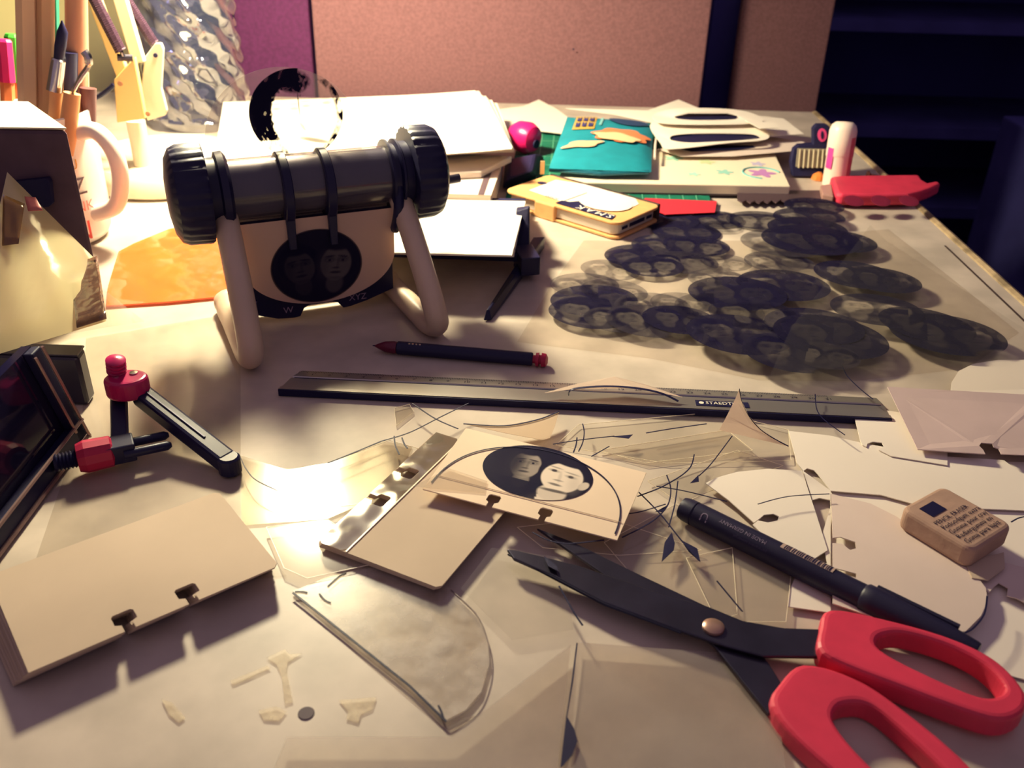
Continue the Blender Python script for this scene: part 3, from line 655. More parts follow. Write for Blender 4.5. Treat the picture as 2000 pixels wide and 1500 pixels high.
# mug
mc = P(122, 462, 0); mr = .039; mh = .098
mg = thing('mug', (mc.x, mc.y, T), 'white mug with coloured lettering holding brushes and pens', 'mug')
china = M('white_china', C(246, 236, 226), .2, spec=.5)
obj('mug_body', lathe((mc.x, mc.y, T+.0004), (0, 0, 1), [(0, .030), (.002, .034), (.008, .0375), (.02, mr), (mh, mr+.001), (mh+.001, mr), (mh, mr-.003), (.02, mr-.004), (.006, .03), (.005, .001)], 56), china, mg, smooth=True)
ha = math.radians(18); hd = Vector((math.cos(ha), -math.sin(ha), 0)); hc = Vector((mc.x, mc.y, T))
obj('handle', tube(spline([hc+hd*(mr-.002)+Vector((0, 0, .086)), hc+hd*(mr+.014)+Vector((0, 0, .089)), hc+hd*(mr+.026)+Vector((0, 0, .078)), hc+hd*(mr+.029)+Vector((0, 0, .058)), hc+hd*(mr+.020)+Vector((0, 0, .034)), hc+hd*(mr-.002)+Vector((0, 0, .024))], 6), .0062, 14, flat=1.), china, mg, smooth=True)
def on_mug(s, size, a0, z, mat, lean=0.):
    v, f = text2d(s, size); R = mr+.0016
    obj('lettering', ([Vector((mc.x+R*math.cos(a0+x/R), mc.y+R*math.sin(a0+x/R), T+z+y+lean*x)) for x, y in v], f), mat, mg)
mk = M('mug_print_dark', C(90, 70, 80), .5); mrd = M('mug_print_red', C(226, 70, 66), .5); mor = M('mug_print_ochre', C(214, 160, 60), .5); mpk = M('mug_print_pink', C(226, 130, 120), .5)
a0 = -1.02
on_mug('Y', .013, a0+.12, .080, mk); on_mug('YOU', .011, a0-.1, .062, mor); on_mug('AZ', .018, a0-.02, .043, mk); on_mug('MONK', .011, a0-.18, .030, mpk); on_mug('N', .021, a0+.10, .008, mrd)
# pens, brushes, tools in the mug
def stick(name, px0, px1, Y0, Y1, r0, r1, mat, label, cat, seg=14, extra=None):
    a, b = PY(*px0, Y0), PY(*px1, Y1); t = thing(name, a, label, cat, 'tools standing in the mug'); obj('shaft', tube([a, b], [r0, r1], seg), mat, t, smooth=seg > 8); return t, a, b
wood1 = M('beech_wood', C(222, 160, 110), .5, noise=(60, .15), stretch=(1, 1, .1)); beige = M('beige_stick', C(206, 168, 140), .55); pinkb = M('pinkish_stick', C(196, 140, 112), .45)
Ym = mc.y
stick('flat_stick', (60, 330), (52, -60), Ym+.004, Ym+.012, .0078, .0078, beige, 'broad pale beige stick standing in the mug', 'stick', 6)
stick('flat_stick', (92, 330), (88, -60), Ym+.006, Ym+.014, .0060, .0060, M('tan_stick', C(186, 142, 112), .5), 'tan flat stick beside the broad beige one in the mug', 'stick', 6)
t, a, b = stick('paint_brush', (100, 330), (114, 118), Ym-.012, Ym-.006, .0042, .0046, wood1, 'paint brush with dark bristles and a metal ferrule in the mug', 'brush')
c0 = PY(106, 178, Ym-.0095); obj('ferrule', tube([c0, b, b+(b-c0)*.05], [.0056, .0050, .0040], 14), chrome, t, smooth=True)
obj('bristles', tube([b, PY(118, 90, Ym-.006), PY(122, 62, Ym-.006), PY(121, 40, Ym-.006)], [.0032, .0040, .0036, .0004], 12), INK, t, smooth=True)
stick('marker_pen', (128, 330), (131, 100), Ym+.004, Ym+.010, .0075, .0075, black, 'black marker pen standing in the mug behind the sculpting loop', 'pen')
t, a, b = stick('sculpting_tool', (128, 300), (141, 182), Ym-.020, Ym-.014, .0066, .0058, wood1, 'wooden handled modelling tool with a metal loop in the mug', 'tool')
obj('loop_wire', tube(spline([b, PY(146, 172, Ym-.014), PY(160, 148, Ym-.014), PY(172, 130, Ym-.014), PY(172, 112, Ym-.014), PY(164, 100, Ym-.014)], 6), [.0016]*10+[.0020]*10+[.003]*11, 8), chrome, t, smooth=True)
stick('wooden_rod', (150, 330), (148, -60), Ym+.012, Ym+.022, .0072, .0076, pinkb, 'pinkish brown rod standing tall in the mug', 'rod')
stick('metal_tube', (168, 330), (160, -60), Ym+.016, Ym+.024, .0034, .0036, M('pale_metal', C(226, 206, 170), .35, metal=.4), 'thin pale metal tube behind the brown rod in the mug', 'tube')
stick('teal_pencil', (110, 330), (101, -20), Ym+.020, Ym+.026, .0046, .0046, M('teal_paint', C(30, 120, 100), .45), 'teal pencil standing at the back of the mug', 'pencil', 6)
stick('dark_spoon', (178, 330), (172, 172), Ym+.004, Ym+.010, .0030, .0060, M('dark_wood', C(96, 58, 62), .4), 'dark round-ended spoon leaning at the mug rim', 'spoon')
# markers in the carton's shadow, left of the mug
pz = P(10, 420, 0)
for (x, y, col, lb_) in ((8, 76, (214, 24, 100), 'pink capped orange marker standing behind the carton'), (24, 66, (60, 170, 50), 'green capped orange marker standing behind the carton')):
    Yp = Ym+.02+.001*x; a, b, c = PY(x+14, 330, Yp-.01), PY(x+6, 160, Yp), PY(x-1, y, Yp+.004)
    a = Vector((a.x, a.y, a.z)); t = thing('marker_pen', (a.x, a.y, T), lb_, 'pen', 'markers behind the carton')
    foot = a+(a-b)*((a.z-T-.002)/(b.z-a.z))
    obj('barrel', tube([foot, b], [.0050, .0050], 6), M('marker_orange', C(224, 120, 70), .5), t); obj('cap', tube([b, c+(b-c)*.06, c], [.0062, .0058, .0045], 8), M('cap_%d' % col[0], C(*col), .4), t)
# cream cellophane packet leaning on the carton
film = ACET('cream_cellophane', (.85, .72, .48), .80, C(255, 240, 190), rough=.10, refl=1.6, transl=.6, bump=(14, .8, .01))
Yf = kr.y-.035
def leaf(pxz, name, mat, label, cat, n=10, wave=.003, th=.0005):
    """bent quad: pxz = 4 corners (x, y, Y)"""
    c = [PY(*q) for q in pxz]; V, F = [], []
    for i in range(n+1):
        for j in range(n+1):
            p = c[0].lerp(c[1], i/n).lerp(c[3].lerp(c[2], i/n), j/n); V.append(p+Vector((0, -1, .3))*wave*math.sin(i*1.1+j*.7)*math.sin(math.pi*i/n)*math.sin(math.pi*j/n))
    for i in range(n):
        for j in range(n): q = i*(n+1)+j; F.append((q, q+n+1, q+n+2, q+1))
    return tag(obj(name, (V, F), mat, smooth=True, solid=th), label, cat)
g0, g1 = P(-70, 690, .0), P(205, 622, .0)
leaf([(-70, 712, P(174, 792, 0).y-.006), (207, 628, P(174, 792, 0).y-.004), (188, 508, kr.y-.012), (14, 336, kr.y-.016)], 'cellophane_packet', film, 'crinkled cream cellophane packet leaning against the grey carton', 'packet', 14, .0022, 0)
leaf([(150, 640, P(174, 792, 0).y-.010), (208, 622, P(174, 792, 0).y-.010), (190, 500, kr.y-.024), (136, 520, kr.y-.032)], 'tape_strip', ACET('brown_tape', (.52, .40, .34), .35, C(130, 100, 86), rough=.1, refl=1.4, bump=(40, .8, .006)), 'brown translucent tape strip along the edge of the cellophane packet', 'tape', 8, .002)
leaf([(4, 480, kr.y-.060), (36, 476, kr.y-.060), (48, 398, kr.y-.036), (6, 380, kr.y-.034)], 'film_strip', ACET('brown_film', (.45, .33, .22), .4, C(140, 100, 60), rough=.12, refl=1.2), 'dark brown film strip showing in the cellophane packet', 'film', 6, .001)
leaf([(55, 412, kr.y-.038), (84, 411, kr.y-.038), (70, 386, kr.y-.030), (48, 384, kr.y-.030)], 'pink_sticker', M('pink_sticker', C(196, 110, 100), .5), 'small pink sticker on the cellophane packet', 'sticker', 3, 0)
# dark box under it and leaning picture frame
db = thing('black_box', P(60, 760, 0), 'black glossy box under the cellophane packet', 'box')
k1 = P(174, 792, .0006); k2 = PY(152, 652, k1.y); hh = ZH(k2); l1 = Vector((k1.x-.16, k1.y+.002, k1.z)); hh -= .014; dpt = Vector((-.001, .012, 0))
b4 = [l1, k1, k1+dpt, l1+dpt]
obj('box_body', hexa(b4, [p+Vector((0, 0, hh-.001)) for p in b4]), M('dark_gloss', (.03, .024, .05), .3, noise=(20, .3)), db, bevel=.002)
obj('box_lid', prism([p+Vector((0, 0, hh-.0009)) for p in b4], .0012), M('dark_gloss_lid', (.03, .024, .05), .45), db, bevel=.001)
fA, fB = P(156, 852, .001), P(-120, 1215, .001); fT = P(60, 676, .062); upv = fT-fA
fr = thing('picture_frame', (fA+fB)/2, 'black picture frame with pale edges leaning on the black box', 'frame')
nrm = (fB-fA).normalized().cross(upv.normalized()).normalized()
if nrm.y > 0 or nrm.x < 0: nrm = -nrm
pl = M('frame_glass', (.012, .010, .035), .08, spec=.5); edge = M('frame_edge', C(150, 120, 116), .3, metal=.5)
ux, uy = (fB-fA).normalized(), upv.normalized(); LX, LY_ = (fB-fA).length, upv.length
th2 = nrm*.006
obj('frame_panel', prism([fA, fB, fB+upv, fA+upv], -th2*.8), pl, fr)
def fbar(a, b, w, dirw, name): obj(name, prism([a, b, b+dirw*w, a+dirw*w], th2*.8), blackmatte, fr, bevel=.0008)
fbar(fA, fB, .012, uy, 'bottom_rail'); fbar(fA, fA+upv, .009, ux, 'side_rail')
obj('bottom_edge', tube([fA+th2+uy*.0125, fB+th2+uy*.0125], .0010, 6), edge, fr); obj('bottom_edge', tube([fA+th2*.9+uy*.0012, fB+th2*.9+uy*.0012], .0012, 6), edge, fr)
obj('side_edge', tube([fA+th2+ux*.0095+uy*.01, fA+upv*.97+th2+ux*.0095], .0008, 6), edge, fr); obj('side_edge', tube([fA+th2+ux*.001, fA+upv+th2+ux*.001], .0008, 6), edge, fr)
# orange film wallet
org = ACET('orange_film', (.95, .42, .18), .62, C(244, 128, 58), rough=.12, refl=1.3, bump=(22, .7, .008))
op = [(208, 600), (212, 560), (232, 494), (262, 478), (330, 450), (420, 428), (470, 470), (470, 578), (330, 592)]
pts = [P(x, y, .0012) for x, y in op]; tag(obj('film_wallet', prism(pts, .0012), org), 'orange translucent film wallet lying beside the rotary file', 'wallet')
tag(obj('clear_sleeve', sheet([(196, 560), (282, 628), (205, 640), (120, 655), (130, 580)], .0030), clear), 'clear sleeve corner overlapping the orange film wallet', 'sleeve')

# ================================================================ compass attachment
hq = P(246, 742, .030); hq0 = P(246, 760, 0)
cp = thing('compass_joint', hq0, 'red and black compass with a forked clamp standing on the desk', 'compass')
hc_ = P(247, 745, .030)
hx = (P(290, 738, .030)-P(203, 744, .030)).normalized(); hy = Vector((0, 0, 1)).cross(hx)
rr = (P(290, 738, .030)-P(203, 744, .030)).length/2
def elp(c, a, b, z, n=36): return [c+hx*a*math.cos(t)+hy*b*math.sin(t)+Vector((0, 0, z)) for t in np.linspace(0, 2*math.pi, n+1)[:-1]]
hd_ = obj('head', prism(elp(hc_, rr, rr*.78, -.008), .011), darkred, cp, bevel=.002, seg=3)
for x, y in ((227, 734), (261, 729)): obj('rivet', lathe(P(x, y, .033), (0, 0, 1), [(0, .0021), (.0006, .0021), (.0007, .0008)], 14), chrome, hd_)
kc = P(228, 727, .033); kd = (P(226, 706, .040)-kc).normalized()
prof = []
for i in range(4): s = .0022*i; prof += [(s, .0042), (s+.0008, .0050), (s+.0016, .0050), (s+.0021, .0042)]
obj('knob', lathe(kc, kd, [(-.004, .0042)]+prof+[(.0098, .001)], 20), darkred, cp, smooth=True)
rail = M('compass_rail', (.055, .05, .085), .3, metal=.4)
a1, b1 = P(232, 765, .020), P(234, 862, .012)
for off in (-.0030, .0030): obj('leg_rail', tube([a1+hx*off, b1+hx*off], .0014, 8), rail, cp)
obj('leg', box((a1+b1)/2, (b1-a1)/2, hx*.0036, Vector((0, 0, .0022))), black, cp, bevel=.0006)
a2, b2 = P(272, 768, .022), P(448, 905, .0062); d2 = (b2-a2).normalized(); s2 = d2.cross(Vector((0, 0, 1))).normalized()
obj('leg', join(box((a2+b2)/2, (b2-a2)/2, s2*.0052, Vector((0, 0, .0045)))), black, cp, bevel=.0018)
obj('leg_ridge', tube([a2.lerp(b2, .03)+Vector((0, 0, .0046)), a2.lerp(b2, .75)+Vector((0, 0, .0046))], .0007, 6), rail, cp)
obj('leg_foot', lathe(b2-Vector((0, 0, .0055)), (0, 0, 1), [(0, .0045), (.001, .0056), (.009, .0056), (.010, .0045)], 20), black, cp)
fk = P(232, 880, .010); ft = (P(306, 862, .010)-P(240, 876, .010)).normalized(); fs = Vector((0, 0, 1)).cross(ft)
obj('fork_block', box(P(232, 878, .010), ft*.0075, fs*.0062, Vector((0, 0, .005))), black, cp, bevel=.0008)
for off in (.0050, -.0050):
    a, b = fk+fs*off+ft*.002, fk+fs*off+ft*.0245; obj('fork_prong', tube([a, b-ft*.002, b], [.0024, .0024, .0012], 10), black, cp, smooth=True)
ns = P(222, 880, .010); nt_ = -ft
obj('nut', lathe(ns, nt_, [(0, .0062), (.001, .0078), (.013, .0082), (.0165, .0070), (.017, .003)], 12), M('nut_red', C(180, 26, 70), .5), cp)
prof = [(.016, .0042)]
for i in range(6): s = .017+.0016*i; prof += [(s, .0038), (s+.0008, .0046)]
obj('screw', lathe(ns, nt_, prof+[(.0272, .0042), (.0274, .001)], 18), black, cp, smooth=True)

# ================================================================ card deck, lower left
z = .0012
for i in range(8):
    j = 7-i; dx, dy = -4*j+rng.uniform(-2, 2), 3.0*j+rng.uniform(-2, 2)
    O, ex, ey, w = card_frame((64+dx-8, 1318+dy), (545+dx*.3, 1107+dy*.15), z, tilt=.0)
    ol = card_outline(w, .064, hk=1.3)
    ti = tag(obj('index_card', card_vf(O, ex, ey, ol, .0010 if i < 7 else .0006), paper3), 'slotted tan card %s in the thick deck below the compass' % ORD[7-i], 'card', 'slotted deck below the compass'); z += .0013
# clear sleeves under the deck and compass
tag(obj('acetate_sheet', sheet([(168, 660), (470, 610), (470, 1030), (560, 1125), (40, 1180), (160, 830)], .0004, .0002), ACET('film_a', (.965, .955, .94), .03, (.6, .55, .48), rough=.10, refl=.5, bump=(10, .5, .004))), 'wide clear film sheet lying under the compass', 'film')
# ================================================================ steel ruler
R0, R1 = P(572, 724, .0), P(545, 771, .0)
ra = P(545, 772, .0004); rb = P(1705, 828, .0004); rx = (rb-ra).normalized(); ry = Vector((0, 0, 1)).cross(rx)
RL, RWd = .345, (P(572, 722, .002)-ra).dot(ry)
rl = thing('steel_ruler', ra+rx*RL/2, 'long metal ruler with a centimetre scale and a black maker plate', 'ruler')
rm = M('brushed_aluminium', (.50, .46, .42), .32, metal=.75, noise=(6, .12), stretch=(.2, 6, 1))
prof = [(0, 0), (RWd, 0), (RWd, .0012), (RWd*.62, .0034), (RWd*.60, .0026), (RWd*.54, .0026), (RWd*.52, .0036), (RWd*.14, .0036), (RWd*.10, .0046), (0, .0046)]
off = [0, 1, 1, .66, .64, .56, .54, .2, .15, 0]; skew = .0065
V = [ra+ry*p+Vector((0, 0, q))+rx*(skew*p/RWd) for p, q in prof]+[ra+rx*RL+ry*p+Vector((0, 0, q)) for p, q in prof]; n = len(prof)
F = [tuple(range(n)), tuple(range(2*n-1, n-1, -1))]+[(i, i+n, (i+1) % n+n, (i+1) % n) for i in range(n)]
obj('ruler_body', (V, F), rm, rl)
obj('front_lip', box(ra+rx*RL/2-ry*.0005+Vector((0, 0, .0022)), rx*(RL/2), ry*.0004, Vector((0, 0, .0020))), INK, rl)
obj('groove', ribbon([ra+ry*RWd*.57+rx*.005+Vector((0, 0, .0027)), ra+ry*RWd*.57+rx*(RL-.001)+Vector((0, 0, .0027))], RWd*.05), INK, rl)
z0 = P(583, 731, .002); s0 = (z0-ra).dot(rx); gv = (None, None)
def onbev(s, t):                             # t = share of ruler width measured from the near edge, on the bevel
    h = .0034+(t-.62)/(1-.62)*(.0012-.0034); return ra+rx*s+ry*RWd*t+Vector((0, 0, h+.0001))
V, F = [], []
for k in range(0, 311):
    s = s0+k*.001
    if s > RL-.002: break
    l = .17 if k % 10 == 0 else (.13 if k % 5 == 0 else .09); w = .00013
    i = len(V); V += [onbev(s-w, .99), onbev(s+w, .99), onbev(s+w, .99-l), onbev(s-w, .99-l)]; F.append((i, i+1, i+2, i+3))
tag(obj('tick_marks', (V, F), INK, rl), kind='stuff')
ev = (onbev(0, .9)-onbev(0, .7)).normalized()
for k in range(1, 32):
    s = s0+k*.01
    if s > RL-.006: break
    obj('numeral', lettering(str(k), .0042, onbev(s-.0022, .70), rx, ev, .0001), INK, rl)
pl_ = P(1358, 786, .004); ps = (pl_-ra).dot(rx); zt_ = Vector((0, 0, .0038))
obj('maker_plate', prism([ra+rx*(ps)+ry*RWd*.16+zt_, ra+rx*(ps+.030)+ry*RWd*.16+zt_, ra+rx*(ps+.030)+ry*RWd*.37+zt_, ra+rx*ps+ry*RWd*.37+zt_], .0003), INK, rl)
obj('maker_letters', lettering('STAEDTLER', .0040, ra+rx*(ps+.0055)+ry*RWd*.215+Vector((0, 0, .0042)), rx*1.05, ry), M('maker_white', C(235, 225, 205), .6), rl)
obj('maker_emblem', lathe(ra+rx*(ps+.0032)+ry*RWd*.265+Vector((0, 0, .0042)), (0, 0, 1), [(0, .0014), (.0001, .0014)], 14), MATS['maker_white'], rl)

# ================================================================ lead holder
pa, pb_ = P(728, 675, .0045), P(1070, 704, .0045); pd = (pb_-pa).normalized(); PL = (pb_-pa).length
lh = thing('lead_holder', (pa+pb_)/2-Vector((0, 0, .0045)), 'black lead holder pen with dark red tip and knob above the ruler', 'pen')
lh_r = .0042
obj('barrel', lathe(pa, pd, [(.0155, .0036), (.0160, lh_r), (.022, lh_r), (PL-.010, lh_r), (PL-.0092, .0036)], 12), black, lh, smooth=True)
tp = obj('tip', lathe(pa, pd, [(.0015, .0006), (.004, .0018), (.008, .0034), (.0135, .0040), (.0153, .0036)], 20), M('tip_red', C(96, 12, 46), .35), lh, smooth=True)
obj('lead', lathe(pa, pd, [(0, .0003), (.0022, .0006)], 8), INK, tp)
obj('knob', lathe(pa, pd, [(PL-.0092, .0026), (PL-.0075, .0026), (PL-.0074, .0042), (PL-.0055, .0044), (PL-.0054, .0030), (PL-.0040, .0030), (PL-.0039, .0044), (PL-.0012, .0040), (PL, .002)], 20), M('knob_red', C(170, 20, 66), .35), lh, smooth=True)
for i in range(4): obj('grip_mark', box(pa+pd*(.0235+.0022*i)+Vector((0, -.0012, .0041)), pd*.0006, Vector((0, .0005, 0)), Vector((0, 0, .0002))), chrome, lh)

# ================================================================ permanent marker
ma, mb = P(1330, 990, .0075), P(1908, 1277, .0075); md = (mb-ma).normalized(); ML = (mb-ma).length; mR = .0058
mk_ = thing('marker_pen', (ma+mb)/2-Vector((0, 0, .0075)), 'long black permanent marker with a barcode lying across the white cards', 'pen')
capx = ML*.665
mbody = M('marker_black', (.014, .012, .04), .45, spec=.35)
obj('barrel', lathe(ma, md, [(0, .0030), (.0008, .0050), (.003, .0056), (.0075, mR), (.0076, .0055), (.0084, .0055), (.0086, mR), (capx*.82, mR), (capx*.84, mR*.97), (capx, mR*.97)], 40), mbody, mk_, smooth=True)
cp_ = obj('cap', lathe(ma, md, [(capx-.001, mR*.97), (capx, mR*1.10), (capx+.004, mR*1.12), (ML-.012, mR*.98), (ML-.001, mR*.80), (ML, mR*.74)], 40), mbody, mk_, smooth=True)
obj('cap_clip', tube([ma+md*(capx+.004)+Vector((.002, .0045, .0042)), ma+md*(ML-.008)+Vector((.002, .0045, .0042))], .0013, 8), mbody, cp_)
mx, my = frame_of(md); upz = Vector((0, 0, 1)); side_ = md.cross(upz).normalized()          # side_ points towards the viewer
def wrap(s, a, R): return ma+md*s+(upz*math.cos(a)+side_*math.sin(a))*R
def wrapped_text(s, size, s0, a0, mat, name='print', flip=1):
    v, f = text2d(s, size); return obj(name, ([wrap(s0+flip*x, a0-flip*y/mR, mR+.00012) for x, y in v], f), mat, mk_)
dimg = M('dim_print', C(120, 104, 128), .6)
wrapped_text('MADE IN GERMANY', .0026, capx*.50, .30, dimg, flip=-1)
wrapped_text('permanent universal', .0020, capx*.52, .95, M('dimmer_print', C(62, 54, 84), .6), flip=-1)
wrapped_text('U', .0060, capx*.185, .45, dimg, flip=-1)
for r_, a_ in ((.50, .9), (.80, .75), (.62, .62)): wrapped_text('lumocolor S 313 waterproof', .0016, capx*r_, a_, MATS['dimmer_print'], flip=-1) if 0 else None
b0, b1_ = capx*.565, capx*.835
def wpatch(s0, s1, a0, a1, R, mat, name, n=6, parent=None):
    V, F = [], []
    for i in range(n+1):
        a = a0+(a1-a0)*i/n; V += [wrap(s0, a, R), wrap(s1, a, R)]
    for i in range(n): F.append((2*i, 2*i+1, 2*i+3, 2*i+2))
    return obj(name, (V, F), mat, parent or mk_)
bc = wpatch(b0, b1_, -.55, .22, mR+.0001, M('barcode_paper', C(176, 150, 138), .7), 'barcode_label')
s = b0+.0016; Vb, Fb = [], []
while s < b1_-.0016:
    w_ = rng.choice([.0003, .0005, .0008]); 
    v, f = [], []
    for i in range(5):
        a = -.53+.73*i/4; v += [wrap(s, a, mR+.0002), wrap(s+w_, a, mR+.0002)]
    f = [(2*i, 2*i+1, 2*i+3, 2*i+2) for i in range(4)]; Vb, Fb = join((Vb, Fb), (v, f)); s += w_+rng.choice([.0003, .0004, .0007])
tag(obj('barcode_bars', (Vb, Fb), INK, mk_), kind='stuff')

# ================================================================ eraser
ez = .0170
eA, eB, eC, eD = P(1748, 984, ez), P(1852, 953, ez), P(1990, 1030, ez), P(1892, 1070, ez)
ec = (eA+eB+eC+eD)/4; e1 = (eD-eA+eC-eB).normalized(); e2 = Vector((0, 0, 1)).cross(e1); lE, wE = (eD-eA+eC-eB).length/4, (eB-eA+eC-eD).length/4
er = thing('pencil_eraser', Vector((ec.x, ec.y, T+.006)), 'worn tan pencil eraser printed in several languages on the white cards', 'eraser')
erm = M('eraser_rubber', C(182, 150, 132), .85, spec=.1, noise=(90, .14), bump=(260, .35, .0008))
eb = obj('eraser_block', prism(rrect(Vector((ec.x, ec.y, T)), e1, e2, lE, wE, .0045, .0058), ez-.0058), erm, er, bevel=.0022, seg=3)
tz = Vector((ec.x, ec.y, T+ez+.0001)); te = e2; tu = -e1           # writing runs along the short side
obj('print_square', prism([tz+e1*x+e2*y for x, y in ((-lE*.70, -wE*.62), (-lE*.70, wE*.02), (-lE*.30, wE*.02), (-lE*.30, -wE*.62))], .0002), INK, eb)
for i, t_x in enumerate(('PENCIL ERASER', 'Potloodgum extra', 'Gomme pour cray', 'Radiergummi en', 'Goma para lápiz')):
    k_ = -lE*.04+i*lE*.205; v, f = text2d(t_x, .0036 if i == 0 else .0040); mxx = max(x for x, y in v); sc_ = min(1., wE*1.72/mxx)
    obj('print_line', ([tz+e2*(-wE*.86+x*sc_)+tu*(y*.95)+e1*k_+Vector((0, 0, .0002)) for x, y in v], f), INK, eb)

# ================================================================ scissors
sc = thing('scissors', P(1500, 1280, 0), 'large scissors with dark steel blades and red plastic handles', 'scissors')
def zs_(px, z): return [P(x, y, z) for x, y in px]
# lower blade (to the lower handle)
obj('blade', prism(zs_([(1048, 1036), (1120, 1064), (1250, 1128), (1385, 1192), (1452, 1240), (1500, 1300), (1545, 1372), (1500, 1400), (1452, 1340), (1390, 1262), (1300, 1196), (1180, 1128)], .0045), .0016), steel, sc, bevel=.0004)
# upper blade
obj('blade', prism(zs_([(990, 1078), (1010, 1080), (1130, 1110), (1300, 1168), (1382, 1190), (1450, 1218), (1530, 1232), (1620, 1235), (1620, 1288), (1490, 1287), (1420, 1268), (1330, 1238), (1180, 1182), (1080, 1130), (1003, 1096)], .0064), .0017), steel, sc, bevel=.0005)
obj('blade_edge', tube(zs_([(992, 1083), (1080, 1128), (1180, 1180), (1330, 1236)], .0072), [.0004, .0007, .0007, .0005], 6), M('edge_dark', (.02, .02, .04), .3, metal=.5), sc)
obj('pivot_screw', lathe(P(1393, 1226, .0081), (0, 0, 1), [(0, .0044), (.0010, .0043), (.0018, .0030), (.0020, .0006)], 24), M('rivet_tan', C(176, 140, 124), .3, metal=.5), sc, smooth=True)
def handle(outer, inner, z, h, name):
    O_ = spline(zs_(outer, z), 5, True); I_ = spline(zs_(inner, z), 5, True); return obj(name, ring(O_, I_, h, 64), red, sc, bevel=.0022, seg=3)
handle([(1610, 1226), (1720, 1245), (1840, 1280), (1930, 1325), (1985, 1385), (1985, 1425), (1940, 1443), (1870, 1425), (1740, 1375), (1640, 1335), (1590, 1305), (1592, 1262)],
       [(1716, 1274), (1760, 1272), (1840, 1296), (1905, 1330), (1945, 1372), (1940, 1392), (1910, 1398), (1860, 1382), (1780, 1345), (1735, 1322), (1706, 1302), (1702, 1286)], .0020, .0105, 'handle')
handle([(1560, 1330), (1660, 1358), (1760, 1425), (1880, 1530), (1960, 1640), (1950, 1710), (1880, 1720), (1760, 1650), (1640, 1560), (1540, 1470), (1497, 1408), (1512, 1370)],
       [(1640, 1408), (1690, 1412), (1760, 1470), (1850, 1560), (1905, 1640), (1900, 1672), (1865, 1668), (1790, 1620), (1720, 1560), (1660, 1500), (1622, 1450), (1620, 1424)], .0006, .0098, 'handle')

# ================================================================ back right small things
def cutpaper(name, outer, inner, z, mat, label, curl=0.):
    O_ = [P(x, y, z+c) for x, y, c in outer]; I_ = [P(x, y, z+c) for x, y, c in inner]
    tag(obj(name, ring(spline(O_, 4, True), spline(I_, 4, True), .0004, 64), mat), label, 'paper', 'white papers with oval windows')
tag(obj('paper_sheet', sheet([(1105, 212), (1265, 216), (1325, 195), (1375, 216), (1530, 232), (1570, 262), (1430, 272), (1300, 250), (1276, 240), (1200, 224)], .024, .0004), paper), 'white sheet with a pointed corner under the window papers', 'paper')
tag(obj('paper_sheet', sheet([(975, 214), (1022, 208), (1052, 195), (1085, 212), (1110, 230), (1100, 262), (985, 248)], .006, .0004), paper), 'white sheet with a pointed corner behind the green mat', 'paper')
cutpaper('window_paper', [(1280, 222, 0), (1330, 212, .004), (1430, 214, .004), (1480, 226, .002), (1484, 240, 0), (1400, 244, 0), (1300, 242, 0), (1276, 232, 0)],
         [(1318, 228, .001), (1345, 221, .004), (1420, 220, .004), (1440, 226, .003), (1438, 233, .001), (1400, 235, 0), (1350, 235, 0), (1322, 232, 0)], .031, paper, 'white paper with a narrow oval window on top of the pile')
tag(obj('black_print', sheet([(1318, 228), (1345, 222), (1420, 222), (1440, 227), (1438, 233), (1400, 235), (1330, 235)], .0306, .0002), INK), 'black print showing through the narrow oval window', 'print')
cutpaper('window_paper', [(1272, 240, 0), (1360, 236, 0), (1470, 240, 0), (1500, 262, 0), (1492, 274, 0), (1420, 280, -.001), (1310, 292, -.002), (1290, 280, -.002)],
         [(1312, 266, 0), (1370, 261, 0), (1460, 262, 0), (1480, 266, 0), (1482, 271, 0), (1440, 275, 0), (1360, 279, -.001), (1318, 279, -.001)], .026, paper, 'white paper with a wide rounded window beside the teal pouch')
tag(obj('black_print', sheet([(1310, 264), (1482, 262), (1482, 272), (1420, 277), (1315, 281)], .0245, .0002), INK), 'black print showing through the wide rounded window', 'print')
tag(obj('paper_sheet', sheet([(1285, 292), (1400, 268), (1480, 264), (1572, 278), (1545, 296), (1430, 306), (1330, 306)], .0165, .0004), paper2), 'white sheet with a folded corner lying on the pad', 'paper')
tag(obj('black_print', sheet([(1330, 291), (1400, 283), (1470, 284), (1475, 288), (1440, 293), (1350, 296)], .0172, .0002), INK), 'dark oval print on the sheet lying on the pad', 'print')
for p_ in ([(1455, 236), (1515, 240), (1520, 250), (1485, 252)],):
    tag(obj('paper_strip', sheet(p_, .033, .0004), paper), 'short white paper strip curling off the window papers', 'paper')
# black sharpener pack with pink emblem
sy = P(1590, 350, 0).y
bp_ = thing('tool_pack', P(1590, 350, 0), 'black pack with ribbed clear front and pink emblem beside the glue stick', 'pack')
q = lambda x, y, dy=0: PY(x, y, sy+.02*(350-y)/100+dy)
obj('pack_body', prism([q(*p) for p in ((1548, 345), (1544, 318), (1550, 292), (1560, 284), (1588, 282), (1588, 252), (1596, 244), (1616, 244), (1624, 252), (1624, 282), (1655, 285), (1660, 300), (1652, 345))], Vector((0, .008, 0))), blackmatte, bp_, bevel=.001)
obj('pack_window', prism([q(*p, -.0012) for p in ((1558, 290), (1650, 292), (1648, 330), (1554, 326))], Vector((0, .001, 0))), M('pack_clear', C(150, 140, 120), .3), bp_)
for i in range(10): obj('rib', tube([q(1563+9*i, 292, -.002), q(1560+9*i, 328, -.002)], .0009, 6), M('rib_pale', C(196, 182, 150), .4), bp_)
